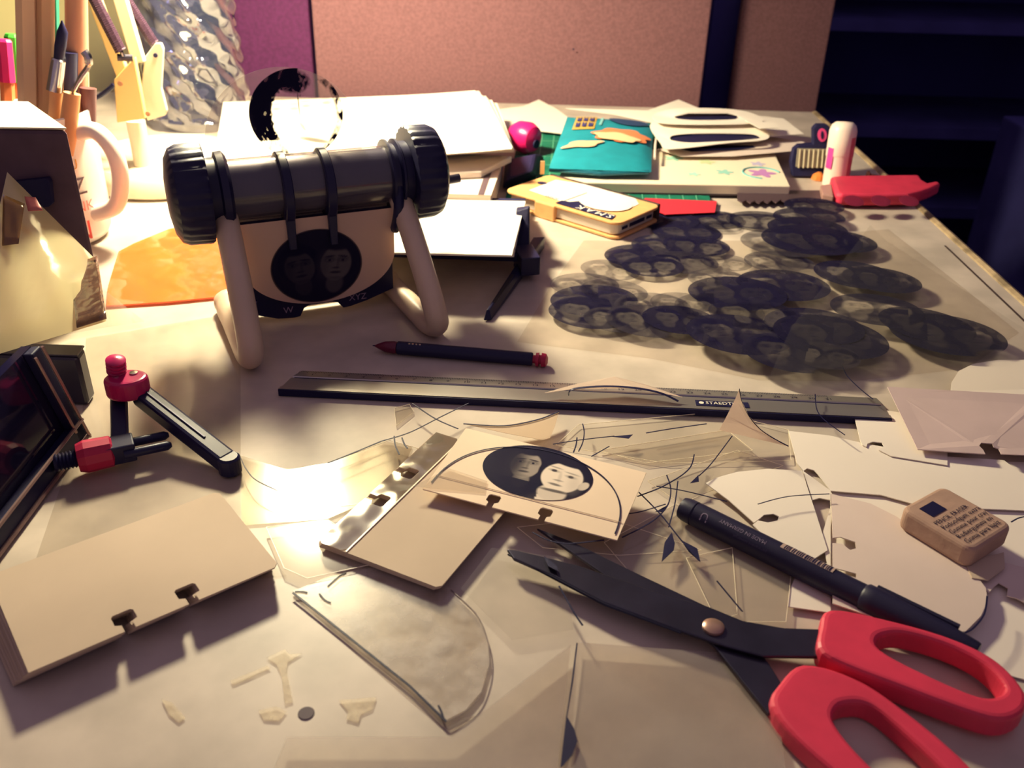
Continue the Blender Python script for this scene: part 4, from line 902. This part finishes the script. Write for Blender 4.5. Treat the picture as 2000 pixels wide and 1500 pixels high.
em = ring([q(1606+9*math.cos(t), 264+12*math.sin(t), -.001) for t in np.linspace(0, 2*math.pi, 25)[:-1]], [q(1606+3.5*math.cos(t), 264+7*math.sin(t), -.001) for t in np.linspace(0, 2*math.pi, 25)[:-1]], .0002, 24)
obj('emblem', prism([q(1606+9*math.cos(t), 264+13*math.sin(t), -.0012) for t in np.linspace(0, 2*math.pi, 25)[:-1]], Vector((0, .0008, 0))), M('emblem_pink', C(226, 70, 130), .5), bp_)
obj('emblem_core', prism([q(1606+2.5*math.cos(t), 264+8*math.sin(t), -.0018) for t in np.linspace(0, 2*math.pi, 17)[:-1]], Vector((0, .0005, 0))), INK, bp_)
# glue stick
ga = P(1630, 362, .0004); gb = PY(1650, 238, ga.y+.012); gd = gb-ga; GL = gd.length
gs = thing('glue_stick', ga, 'white and pink glue stick standing at the desk edge', 'glue')
gr = .0125
obj('tube', lathe(ga, gd, [(0, gr*.92), (.002, gr*.95), (GL*.45, gr*.95), (GL*.47, gr)], 32), M('glue_white', C(250, 222, 206), .4), gs, smooth=True)
obj('cap', lathe(ga, gd, [(GL*.46, gr*.98), (GL*.47, gr*1.02), (GL-.008, gr*1.02), (GL-.003, gr*.9), (GL, gr*.62), (GL+.0004, .001)], 32), M('glue_cap', C(250, 226, 210), .35), gs, smooth=True)
gx, gy = frame_of(gd.normalized())
def on_glue(a, s, R=None):
    v = Vector((math.cos(a), math.sin(a), 0)); return ga+gd.normalized()*s+v*(R or gr*1.045)
obj('pink_patch', ([on_glue(a, s) for s in (GL*.30, GL*.62) for a in np.linspace(-2.9, -2.35, 6)], [(i, i+1, i+7, i+6) for i in range(5)]), M('glue_magenta', C(226, 60, 150), .4), gs)
obj('print_band', ([on_glue(a, s) for s in (GL*.05, GL*.80) for a in np.linspace(-1.15, -.65, 6)], [(i, i+1, i+7, i+6) for i in range(5)]), M('glue_print', C(226, 120, 126), .5, noise=(160, .25)), gs)
# red-handled knife with serrated blade
ka, kb = P(1618, 384, .006), P(1835, 376, .006); kd_ = (kb-ka).normalized(); ks = Vector((0, 0, 1)).cross(kd_)
kn_ = thing('craft_knife', (ka+kb)/2, 'red-handled craft knife with dark finger dents and a serrated blade', 'knife')
hl = [(1618, 366), (1640, 364), (1700, 363), (1790, 362), (1796, 372), (1806, 378), (1826, 374), (1832, 380), (1812, 390), (1795, 396), (1770, 402), (1700, 403), (1640, 402), (1628, 398)]
kh = obj('handle', prism([P(x, y, .0030) for x, y in hl], .011), red, kn_, bevel=.003, seg=3)
for x in (1668, 1720, 1775): obj('finger_dent', lathe(P(x, 393, .0137), (0, -.25, 1), [(0, .0085), (.0006, .0085), (.0008, .006)], 20), M('dent_maroon', C(116, 22, 50), .5), kh)
nb = 22; bt_, bb_ = [], []
for i in range(nb+1):
    x = 1440+(1626-1440)*i/nb; bb_.append((x, 392+2*math.sin(i*.3)+(5 if i % 2 else 0)))
obj('blade', prism([P(x, y, .004) for x, y in [(1440, 378), (1530, 374), (1626, 374)]+bb_[::-1]], .0012), M('blade_grey', C(96, 76, 84), .35, metal=.5), kn_)
obj('bolster', prism([P(x, y, .0045) for x, y in ((1600, 374), (1622, 370), (1626, 396), (1604, 392))], .006), M('bolster_tan', C(170, 130, 120), .4), kn_, bevel=.001)
tag(obj('red_card', sheet([(1246, 398), (1260, 388), (1400, 394), (1396, 416), (1300, 420)], .0030, .0006), M('red_card', C(206, 44, 62), .6)), 'red card strip behind the phone on the green mat', 'card')
# coins and a screw by the desk edge
coin = M('coin_metal', C(190, 170, 140), .3, metal=.7); 
for x, y, r, lb_ in ((1648, 356, .012, 'flat coin lying behind the red knife handle'), (1680, 352, .011, 'tilted coin beside the small brass screw')):
    o_ = P(x, y, .0006); tag(obj('coin', lathe(o_, (0, 0, 1), [(0, r), (.0016, r), (.0018, r*.94)], 28), coin, smooth=True), lb_, 'coin')
t = thing('brass_screw', P(1740, 352, 0), 'brass screw lying at the desk edge behind the knife', 'screw')
brs = M('brass_worn', C(196, 130, 90), .35, metal=.5)
obj('screw_head', lathe(P(1700, 346, .005), Vector((-1, .2, 0)), [(0, .003), (.002, .006), (.004, .0055)], 16), brs, t, smooth=True); obj('screw_shank', tube([P(1700, 346, .005), P(1745, 350, .0035)], [.0030, .0016], 10), brs, t)
tag(obj('orange_cap', lathe(P(1598, 350, .0004), (0, 0, 1), [(0, .007), (.004, .006), (.007, .002)], 10), M('amber', C(224, 130, 60), .4)), 'tiny amber cone beside the black pack', 'cap')
# ================================================================ printed portrait ovals on film
def mk_oval(k):
    r_ = np.random.default_rng(100+k); dens = [.99, .97, .88, .66, .99, .95, .78, .98, .52, .96][k]; lite = [.04, .12, .45, .75, .03, .2, .55, .05, .85, .16][k]
    def fn(X, Y):
        V = np.full_like(X, .06+.25*lite*(k % 3 == 0)); t = r_.uniform(-.25, .25)
        V = face(V, X, Y, -.40+r_.uniform(-.05, .05), .06, .42+r_.uniform(-.03, .05), .15+t, .18+.75*lite, .05, .02, long=k % 2 == 0)
        V = face(V, X, Y, .42+r_.uniform(-.05, .05), .02, .44+r_.uniform(-.03, .04), -.12+t, .12+.7*lite*(.5+.5*(k % 3)), .05, .03, long=k % 3 == 1)
        V = np.clip(V+.10*lite*wob(X, Y, 14, 40+k), 0, 1); al = dens*np.clip(1-.75*V**.8+.06*wob(X, Y, 20, 60+k), 0, 1)
        if k in (1, 6, 9): al = al*(1-.9*(ell(X, Y, .9, -.9, .5, .45, soft=.1)))
        return V*.5, al
    return disc_mesh('portrait_oval', 22, 64, fn, PR)
OV = [mk_oval(k) for k in range(10)]
# px centre, variant, turn (deg), size
ovals = [(1345, 397, 6, 5, 1.), (1302, 430, 0, -8, 1.05), (1400, 428, 5, 20, .9), (1340, 452, 4, 0, 1.1), (1412, 442, 8, 10, .62), (1482, 430, 2, -5, 1.05), (1300, 478, 9, 12, 1.05), (1252, 500, 7, 18, 1.1), (1360, 480, 5, -12, 1.0),
         (1335, 512, 6, -5, 1.0), (1418, 512, 8, -25, .75), (1192, 527, 8, -20, .85), (1275, 520, 2, 10, .9), (1142, 556, 3, 12, .95), (1200, 568, 8, -10, .9), (1160, 586, 1, 10, 1.15), (1155, 610, 2, -12, 1.1), (1205, 624, 3, -22, .85),
         (1275, 598, 3, 5, 1.0), (1330, 592, 8, -15, .8), (1268, 626, 6, -8, 1.1), (1328, 624, 5, -15, .95), (1405, 604, 8, -8, 1.15), (1402, 545, 3, 12, .85), (1440, 572, 4, -6, 1.3), (1530, 556, 0, -6, 1.25), (1522, 512, 6, -4, 1.0),
         (1590, 402, 5, 4, 1.0), (1580, 424, 1, 2, 1.15), (1577, 446, 0, 4, 1.25), (1535, 474, 6, -4, 1.35), (1585, 468, 4, -4, 1.5), (1640, 470, 7, -14, 1.1), (1672, 536, 4, -22, 1.15), (1722, 546, 0, -26, 1.05),
         (1712, 604, 2, -14, 1.15), (1810, 634, 7, -22, 1.15), (1850, 652, 1, -18, 1.35), (1442, 652, 0, -10, 1.25), (1470, 612, 8, -8, 1.1), (1590, 636, 7, -14, 1.2), (1622, 656, 4, -18, 1.35), (1548, 688, 9, -16, 1.15), (1610, 694, 3, -20, .8)]
tone = {0: 'nearly black', 4: 'nearly black', 7: 'nearly black', 1: 'dark', 5: 'dark', 9: 'dark', 2: 'grey', 6: 'grey', 3: 'pale', 8: 'pale'}
near = lambda x, y: 'at the red knife' if y < 460 and x > 1500 else 'beside the phone' if x < 1440 and y < 490 else 'near the card stand' if x < 1240 else 'above the ruler' if y > 630 else 'by the desk edge' if x > 1660 else 'in the middle of the film sheet'
zz = .0012
for x, y, k, rot, s in ovals:
    a = math.radians(rot); c = P(x, y, zz); ax = Vector((math.cos(a), math.sin(a), 0)); ay = Vector((-ax.y, ax.x, 0)); tl_ = Vector((0, 0, rng.uniform(-.0008, .0008)))
    o = put_disc('portrait_oval', OV[k], c, ax*.0265*s+tl_, ay*.0225*s)
    tag(o, '%s %s oval film print of two faces %s' % ('small' if s < .93 else 'large' if s > 1.12 else 'medium', tone[k], near(x, y)), 'print', 'oval portrait prints on film'); zz += .00022
# wide clear sheets over and under the ovals
tag(obj('acetate_sheet', sheet([(1075, 560), (1140, 470), (1480, 470), (1735, 448), (1860, 545), (1990, 650), (1890, 720), (1660, 745), (1480, 742), (1270, 700), (1010, 668)], .0004, .0002), ACET('film_b', (.975, .965, .95), .02, (.6, .5, .45), rough=.1, refl=.3)), 'wide clear film sheet under the portrait ovals', 'film')
tag(obj('acetate_sheet', sheet([(1500, 742), (1545, 640), (1700, 440), (1730, 470), (2005, 645), (2005, 760), (1700, 770)], .0115, .0002), ACET('film_c', (.985, .98, .97), .01, (.7, .65, .6), rough=.1, refl=.3)), 'clear film sheet with straight edges over the right ovals', 'film')
tag(obj('acetate_sheet', sheet([(470, 890), (560, 918), (640, 905), (750, 862), (806, 872), (770, 960), (640, 1013), (471, 1027)], .0009, .0002), ACET('gloss_film', (.90, .87, .82), .05, (.6, .52, .45), rough=.11, refl=1., f0=.05, bump=(9, .2, .004))), 'glossy clear film mirroring the lamp beside the slotted deck', 'film')

# ================================================================ portrait card and sleeves in the middle
z = .0030
for i in range(4):
    O, ex, ey, w = card_frame((846+2*i, 850-i), (617+1.5*i, 1066-2*i), z, tilt=0)
    last = i == 3
    o = tag(obj('sleeve_card', card_vf(O, ex, ey, card_outline(w, .0625, hk=1.3), .0006), paper3), 'tan slotted card %s in the small deck under the portrait card' % ORD[3-i], 'card', 'small slotted deck under the portrait card')
    z += .0009
n_ = Vector((0, 0, 1))
obj('clear_strip', prism([O+ex*x+ey*y+n_*.0008 for x, y in card_outline(w, .0145, hk=1.3)], .0002), ACET('strip_gloss', (.80, .76, .70), .16, (.55, .5, .42), rough=.12, refl=2.2, f0=.1, bump=(30, .6, .006)), o)
obj('weld_seam', ribbon([O+ex*(-w/2)+ey*.0150+n_*.0009, O+ex*(w/2)+ey*.0150+n_*.0009], .0007), M('seam_pale', C(240, 226, 200), .3), o)
# portrait card, tilted
cT = [P(910, 838, .0135), P(1262, 925, .0125), P(1205, 1057, .0100), P(826, 957, .0110)]
pcx = (cT[2]-cT[3]).normalized(); pcn = (cT[1]-cT[2]); w = (cT[2]-cT[3]).length
def CQ(u, v): return cT[3].lerp(cT[2], u).lerp(cT[0].lerp(cT[1], u), v)
ol = card_outline(1., 1., holes=()) ; hol = []
def slot(u0): 
    a, b, nk, hd = .016, .033, .055, .165; return [(u0-a, 0), (u0-a, nk), (u0-b, nk+.02), (u0-b, hd-.02), (u0-b+.01, hd), (u0+b-.01, hd), (u0+b, hd-.02), (u0+b, nk+.02), (u0+a, nk), (u0+a, 0)]
ol = [(0, 0)]+slot(.355)+slot(.625)+[(1, 0), (1, 1), (0, 1)]
pcard = tag(obj('portrait_card', prism([CQ(u, v) for u, v in ol], .0006), M('portrait_paper', C(236, 212, 186), .7, spec=.15, noise=(20, .05))), 'white slotted card with an oval double portrait and a drawn dome line', 'card')
l_ = Vector((0, 0, .0009))
obj('drawn_dome', ribbon([CQ(.5-.5*math.cos(t)*(.96), .02+.93*abs(math.sin(t))**.8)+l_ for t in np.linspace(.05, math.pi-.02, 60)], .0006), INK, pcard)
obj('fold_line', ribbon([CQ(.02, .215)+l_, CQ(.99, .225)+l_], .0003), M('fold_grey', C(190, 165, 145), .7), pcard)
def f_main(X, Y):
    V = np.full_like(X, .02)
    V = V*(1-ell(X, Y, .45, -1.0, .42, .34, soft=.2))+.88*ell(X, Y, .45, -1.0, .42, .34, soft=.2)
    # left: dim face in a dark hood
    x, y = X, Y
    V = face(V, X, Y*.74, -.26, .14, .37, .12, .52, .05, .02); m = ell(X, Y, -.52, .1, .22, .7, soft=.8)*.85; V = V*(1-m)+m*.03
    V = V*np.where((Y < -.42) & (X < .2), .1, 1.)
    m = 0*X; V = V*(1-m)+m*(.34+.30*ell(X, Y, -.20, .42, .22, .26, soft=.6)+.06*wob(X, Y, 18, 9)-.18*ell(X, Y, -.42, .1, .12, .5, soft=.8))
    # right: bright face with dark hair
    hair = ell(X, Y, .50, .22, .50, .66, -.1, .04); V = V*(1-hair)+hair*.03
    hb = ell(X, Y, .86, -.55, .20, .42, -.35, .08); V = V*(1-hb)+hb*.04
    nk_ = ell(X, Y, .42, -.62, .26, .30, 0, .1); V = V*(1-nk_)+nk_*.80
    fc_ = ell(X, Y, .46, .0, .375, .56, .06, .05); V = V*(1-fc_)+fc_*.93
    jw = ell(X, Y, .46, -.53, .26, .05, .05, .5)*.8; V = V*(1-jw)+jw*.12
    ear = ell(X, Y, .88, -.12, .085, .17, -.2, .12); V = V*(1-ear)+ear*.80
    fr_ = ell(X, Y, .50, .62, .36, .16, -.12, .2); V = V*(1-fr_)+fr_*.03
    for e_, f_ in ((.27, .20), (.60, .10)):
        m = ell(X, Y, e_, f_, .105, .05, -.15, .5)*.55; V = V*(1-m)+m*.45
        m = ell(X, Y, e_, f_, .05, .045, 0, .4); V = V*(1-m)+m*.15
        m = ell(X, Y, e_, f_+.13, .13, .025, -.15, .6)*.6; V = V*(1-m)+m*.35
    m = ell(X, Y, .42, .0, .03, .20, .1, .7)*.35; V = V*(1-m)+m*.6
    m = ell(X, Y, .42, -.13, .085, .03, 0, .6)*.6; V = V*(1-m)+m*.35
    m = ell(X, Y, .40, -.30, .115, .04, -.08, .5)*.8; V = V*(1-m)+m*.25
    m = ell(X, Y, .72, -.15, .12, .35, .1, .9)*.35; V = V*(1-m)+m*.62
    return V, np.ones_like(X)
main_me = disc_mesh('double_portrait', 90, 200, f_main, PR)
pe_x = (CQ(1, .5)-CQ(0, .5)); pe_y = (CQ(.5, 1)-CQ(.5, 0)); cc = CQ(.485, .615)+Vector((0, 0, .0009))
put_disc('portrait_print', main_me, cc, pe_x*.288, pe_y*.385, pcard)
# sleeve edge over the card's left end
tag(obj('clear_sleeve', prism([CQ(-.05, -.02)+l_*1.4, CQ(.30, .14)+l_*1.4, CQ(.28, .30)+l_*1.4, CQ(.06, .34)+l_*1.4], .0002), hazy), 'torn clear sleeve strip over the lower corner of the portrait card', 'sleeve')

# ================================================================ white slotted cards, right
def pcard_(name, px, z, mat, label, cat='card', grp='white slotted cards under the eraser', th=.0005):
    return tag(obj(name, sheet(px, z, th), mat), label, cat, grp)
pcard_('paper_sheet', [(1621, 960), (1700, 935), (1830, 900), (2040, 905), (2040, 1340), (1900, 1300), (1622, 1200)], .0006, paper, 'large white sheet under the eraser and the marker cap', 'paper')
pcard_('slotted_card', [(1663, 793), (1752, 806), (1850, 830), (1850, 910), (1740, 892), (1716, 880), (1726, 872), (1722, 866), (1704, 864), (1694, 868), (1692, 874), (1684, 870), (1680, 862)], .0030, paper, 'white slotted card under the grey flap card')
pcard_('slotted_card', [(1540, 843), (1620, 852), (1690, 868), (1830, 892), (1960, 900), (2040, 960), (2040, 1000), (1800, 990), (1720, 968), (1622, 960), (1604, 936), (1596, 926), (1590, 920), (1576, 916), (1568, 922), (1572, 926), (1556, 905)], .0022, paper, 'white slotted card beside the upright film corner')
pcard_('dome_card', [(1856, 768), (1858, 748), (1872, 726), (1900, 712), (1950, 704), (2040, 704), (2040, 790)], .0044, paper, 'white dome-ended card at the desk edge above the grey flap')
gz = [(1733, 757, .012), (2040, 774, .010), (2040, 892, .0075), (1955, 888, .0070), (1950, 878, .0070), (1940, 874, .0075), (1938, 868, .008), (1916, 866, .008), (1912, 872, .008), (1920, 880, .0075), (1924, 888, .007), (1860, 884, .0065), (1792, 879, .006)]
pcard_('flap_card', gz, 0, M('shaded_card', C(206, 182, 178), .75, spec=.15, noise=(30, .10)), 'greyish slotted flap card raised above the white cards')  # shade on this card, lit from behind, is mixed into its base colour
pcard_('dome_card', [(1378, 945), (1400, 934), (1440, 923), (1500, 917), (1566, 921), (1592, 1000), (1616, 1076), (1560, 1112), (1550, 1100), (1556, 1090), (1545, 1082), (1530, 1090), (1522, 1080), (1494, 1050), (1484, 1040), (1470, 1026), (1480, 1018), (1500, 1022), (1518, 1018), (1521, 1010), (1510, 1005), (1492, 1007), (1484, 1014), (1472, 1022), (1425, 980)], .0034, paper, 'white dome-ended card with two slots above the marker')
pcard_('slotted_card', [(1568, 921), (1622, 960), (1622, 1132), (1612, 1086), (1604, 1050), (1622, 990), (1621, 978), (1600, 974), (1586, 978)], .0026, paper, 'narrow white slotted card between the dome card and the big sheet')
pcard_('dome_card', [(1623, 966), (1700, 985), (1750, 1010), (1830, 1068), (1900, 1118), (1925, 1150), (1928, 1175), (1915, 1205), (1885, 1235), (1800, 1232), (1700, 1205), (1626, 1180), (1626, 1122), (1650, 1124), (1672, 1130), (1672, 1122), (1650, 1116), (1626, 1110), (1626, 1062), (1645, 1064), (1660, 1076), (1672, 1072), (1670, 1060), (1640, 1050), (1626, 1052)], .0052, paper2, 'pinkish dome-ended card with slots under the eraser')
pcard_('slotted_card', [(1540, 1158), (1560, 1112), (1622, 1100), (1622, 1198), (1538, 1186)], .0018, paper, 'white card corner peeking out under the marker')
pcard_('slotted_card', [(1900, 1120), (1960, 1100), (2040, 1120), (2040, 1200), (1985, 1170), (1966, 1165), (1968, 1150), (1950, 1140), (1940, 1148), (1930, 1160)], .0034, paper2, 'pinkish card corner beyond the eraser')
pcard_('paper_strip', [(1885, 1100), (1960, 1080), (1962, 1110), (1930, 1135), (1898, 1130)], .0058, paper3, 'folded tan paper strip under the eraser', 'paper')

# ================================================================ film offcuts
frost = ACET('frosted_film', (.90, .87, .83), .26, (.74, .66, .58), rough=.25, noise=(70, .24))
def film(px, z, label, mat=clear, name='film_offcut', th=.0002, grp='film offcuts between the cards'):
    return tag(obj(name, sheet(px, z, th), mat), label, 'film', grp)
# half-round offcut with black cut edge
hp = [(572, 1158), (640, 1130), (720, 1112), (800, 1118), (880, 1152), (930, 1200), (952, 1250), (956, 1300), (940, 1355), (910, 1390), (872, 1410), (800, 1340), (700, 1260), (640, 1212)]
ho = film(hp, .0008, 'frosted half-round film offcut with an inked straight edge', frost, 'half_round_film', .0010)
obj('inked_edge', ribbon([P(x, y, .0020) for x, y in [(572, 1158), (640, 1212), (700, 1260), (800, 1340), (872, 1410)]], .0009), INK, ho)
obj('inked_arc', ribbon(spline([P(x, y, .0020) for x, y in [(872, 1410), (910, 1390), (940, 1355), (956, 1300), (952, 1250), (930, 1200), (880, 1152)]], 5), .0004), M('arc_grey', C(110, 92, 92), .6), ho)
for q_ in ([(624, 1160), (634, 1172), (646, 1178)], [(856, 1378), (862, 1390), (866, 1402)], [(640, 1146), (660, 1128), (676, 1118)], [(576, 1156), (592, 1156), (600, 1158)]):
    obj('ink_tick', ribbon(spline([P(x, y, .0020) for x, y in q_], 4), .0007), INK, ho)
film([(585, 1176), (700, 1278), (870, 1425), (882, 1432), (930, 1398), (905, 1402), (872, 1412), (800, 1342)], .0005, 'narrow clear film border along the inked half-round offcut', hazy)
# curled triangle standing by the maker plate
tri = [(1405, 840, .010), (1420, 812, .018), (1436, 780, .027), (1444, 760, .033), (1449, 785, .026), (1462, 812, .018), (1484, 838, .011), (1510, 856, .006), (1540, 872, .003), (1480, 858, .006)]
t1 = film(tri, 0, 'curled pale film triangle standing up against the ruler', ACET('pale_film', (.9, .85, .8), .62, C(248, 230, 214), rough=.2, transl=.4), 'film_triangle', .0003)
obj('cut_edge', ribbon(spline([P(x, y, zq+.0005) for x, y, zq in tri[3:9]], 4), .0008), INK, t1)
# arched scrap bridging the ruler
arc = [(1064, 768, .008), (1120, 752, .010), (1200, 736, .012), (1262, 752, .010), (1332, 776, .007), (1290, 768, .009), (1240, 758, .011), (1180, 755, .012), (1120, 760, .010)]
t2 = film(arc, 0, 'arched pale film scrap lying across the ruler', MATS['pale_film'], 'film_arch', .0003)
obj('cut_edge', ribbon(spline([P(x, y, zq+.0005) for x, y, zq in [(1110, 772, .006)]+arc[8:9]+arc[7:8]+arc[6:7]+arc[5:6]+[(1325, 784, .006)]], 5), .0018), INK, t2)
t3 = film([(905, 828), (985, 832), (1050, 820), (1092, 804), (1084, 832), (1074, 856), (1060, 860), (985, 846)], .0065, 'tan film scrap with an inked curve below the ruler', ACET('tan_film', (.85, .78, .70), .45, C(226, 204, 178), rough=.25), 'film_scrap')
obj('cut_edge', ribbon(spline([P(x, y, .0071) for x, y in [(905, 828), (985, 832), (1050, 820), (1092, 804)]], 6), .0008), INK, t3)
offc = [([(770, 798), (800, 790), (808, 805), (774, 832)], 'small glossy film corner under the ruler edge', hazy),
        ([(1085, 870), (1130, 830), (1400, 805), (1540, 840), (1545, 900), (1300, 905)], 'broad clear film offcut between the portrait card and the ruler', clear),
        ([(1170, 880), (1420, 840), (1470, 880), (1260, 905)], 'clear film wedge over the broad offcut', hazy),
        ([(1265, 940), (1440, 880), (1530, 910), (1385, 960), (1330, 985)], 'clear film offcut above the marker tip', clear),
        ([(1010, 1030), (1180, 1010), (1370, 1075), (1210, 1085), (1060, 1070)], 'clear film strip crossing the scissor tips', clear),
        ([(1180, 1060), (1320, 985), (1545, 1120), (1535, 1215), (1420, 1215), (1240, 1130)], 'large clear film offcut under the marker', hazy),
        ([(1340, 1090), (1430, 1070), (1440, 1200), (1400, 1215)], 'narrow film strip beneath the scissor pivot', clear),
        ([(520, 1030), (640, 1015), (760, 1095), (600, 1130), (555, 1110)], 'tan film piece under the small slotted deck', hazy),
        ([(960, 1070), (1100, 1090), (1120, 1230), (1000, 1250), (900, 1150)], 'clear film piece under the scissor tip', clear),
        ([(1125, 1255), (1400, 1275), (1520, 1400), (1540, 1540), (1090, 1540)], 'wide frosted film sheet with an inked edge under the scissors', ACET('front_film', (.91, .88, .85), .18, (.62, .54, .47), rough=.3, noise=(20, .12))),
        ([(560, 1440), (880, 1440), (1115, 1260), (1085, 1540), (520, 1540)], 'frosted film sheet near the half-round offcut', ACET('front_film2', (.92, .89, .86), .16, (.6, .52, .46), rough=.3, noise=(12, .14))),
        ([(640, 905), (760, 860), (830, 880), (700, 985), (600, 1000)], 'clear film corner beside the small slotted deck', clear)]
zz = .0011
glintm = M('cut_edge_pale', C(250, 236, 205), .3)  # pale lines paint the highlights along the film's cut edges
for i_, (px, lb_, m_) in enumerate(offc):
    o_ = film(px, zz, lb_, m_)
    if i_ < 8 or i_ == 11:
        for a_, b_ in zip(px, px[1:]+px[:1]): obj('cut_edge', ribbon([P(*a_, zz+.0003), P(*b_, zz+.0003)], .00018), glintm, o_)
    zz += .00025
z_e = .0042
fs_ = [o for o in COL.objects if o.get('label') == 'wide frosted film sheet with an inked edge under the scissors'][0]
obj('inked_edge', ribbon([P(1127, 1257, z_e-.0008), P(1118, 1330, z_e-.0008), P(1106, 1404, z_e-.0008)], [.0005, .0006, .0004]), INK, fs_)
tag(obj('ink_scrap', sheet([(1106, 1398), (1122, 1425), (1128, 1448), (1118, 1475), (1100, 1496), (1094, 1500)], .0046, .0002), INK), 'leaf-shaped black scrap on the inked film edge', 'scrap', 'black printed film scraps')
for px, lb_ in (([(1312, 1040), (1318, 1062), (1316, 1075), (1292, 1098), (1298, 1060)], 'black kite-shaped scrap between the scissors and the marker'), ([(1330, 1055), (1362, 1072), (1368, 1098), (1345, 1078)], 'black pointed scrap close to the marker'),
                ([(1195, 853), (1236, 849), (1228, 857)], 'thin black sliver triangle on the broad film offcut'), ([(1348, 944), (1364, 928), (1365, 941)], 'small black triangle above the marker tip'),
                ([(1280, 1000), (1302, 988), (1296, 1000)], 'small black triangle left of the marker tip'), ([(1062, 1086), (1088, 1106), (1090, 1116), (1070, 1106)], 'black torn scrap on the scissor blade')):
    tag(obj('ink_scrap', sheet(px, .0064 if 'blade' not in lb_ else .0095, .0002), INK), lb_, 'scrap', 'black printed film scraps')
# thread-thin black cut slivers
sl = [([(1356, 888), (1350, 910), (1335, 926), (1310, 942), (1285, 955), (1245, 970)], .0006), ([(1302, 928), (1310, 955), (1305, 985), (1285, 1010), (1255, 1030), (1215, 1050)], .0006), ([(1324, 940), (1318, 985), (1306, 1030)], .0006),
      ([(1282, 950), (1340, 960), (1420, 980)], .0005), ([(1248, 962), (1290, 1005), (1330, 1055), (1365, 1095)], .0006), ([(1430, 852), (1390, 905), (1365, 930)], .0005), ([(1215, 1005), (1250, 1000), (1300, 985)], .0005),
      ([(1138, 828), (1141, 845), (1138, 865), (1130, 882)], .0006), ([(1127, 855), (1125, 870), (1120, 884)], .0007), ([(1262, 846), (1310, 838), (1380, 828)], .0006), ([(1080, 868), (1130, 860), (1200, 852)], .0005), ([(1190, 872), (1155, 892)], .0005),
      ([(805, 788), (850, 818), (895, 838)], .0007), ([(915, 788), (860, 815), (800, 845), (745, 862)], .0006), ([(745, 862), (690, 885), (640, 905)], .0007), ([(770, 852), (772, 870), (780, 888)], .0008), ([(785, 855), (790, 868), (796, 876)], .0008),
      ([(468, 890), (480, 915), (500, 938), (545, 960)], .0005), ([(1092, 1145), (1120, 1195), (1138, 1222)], .0007), ([(1400, 1135), (1425, 1165), (1450, 1195)], .0006), ([(1645, 715), (1655, 735), (1680, 760), (1705, 780)], .0006), ([(1592, 770), (1600, 810), (1650, 850)], .0005),
      ([(1480, 985), (1540, 970), (1620, 965)], .0004), ([(1040, 1040), (1070, 1055), (1110, 1062), (1180, 1055)], .0006), ([(1928, 1165), (1922, 1200), (1900, 1228), (1880, 1238)], .0007), ([(1975, 1020), (1990, 1012), (2010, 1008)], .0006)]
sl_where = lambda x, y: 'under the eraser' if x > 1700 else 'on the white cards' if x > 1560 else 'between the portrait card and the marker' if x > 1200 and y > 900 else 'below the ruler' if y < 890 and x > 1050 else 'beside the small slotted deck' if x < 900 else 'near the scissor blades'
zz = .0068
for px, w_ in sl:
    x_, y_ = px[len(px)//2]
    tag(obj('ink_sliver', ribbon(spline([P(x, y, zz) for x, y in px], 6), w_), INK), 'thread-thin %s black film sliver %s' % ('curved' if len(px) > 3 else 'bent' if len(px) == 3 else 'straight', sl_where(x_, y_)), 'sliver', 'thin black slivers'); zz += .00008
# pale see-through patches paint the lamp reflections on the desk front
reflm = ACET('tape_scrap', (.98, .96, .92), .16, C(250, 238, 210), rough=.2, noise=(160, .2))
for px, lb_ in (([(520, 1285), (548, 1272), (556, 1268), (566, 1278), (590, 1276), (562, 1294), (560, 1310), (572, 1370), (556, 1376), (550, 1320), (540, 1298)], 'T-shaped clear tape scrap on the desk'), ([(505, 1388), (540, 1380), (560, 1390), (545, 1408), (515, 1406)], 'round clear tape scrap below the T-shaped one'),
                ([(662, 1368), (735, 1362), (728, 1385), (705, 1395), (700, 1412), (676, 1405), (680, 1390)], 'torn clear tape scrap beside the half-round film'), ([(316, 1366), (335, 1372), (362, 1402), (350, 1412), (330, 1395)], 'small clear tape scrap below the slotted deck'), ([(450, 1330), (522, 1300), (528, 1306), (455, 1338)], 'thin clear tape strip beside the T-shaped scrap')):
    tag(obj('tape_scrap', sheet(px, .0006, .0002), reflm), lb_, 'tape', 'clear tape scraps')
tag(obj('ink_blot', lathe(P(598, 1393, .0002), (0, 0, 1), [(0, .0030), (.0002, .0028)], 18), M('blot', C(90, 76, 84), .7)), 'small round dark blot on the desk beside the tape', 'blot')
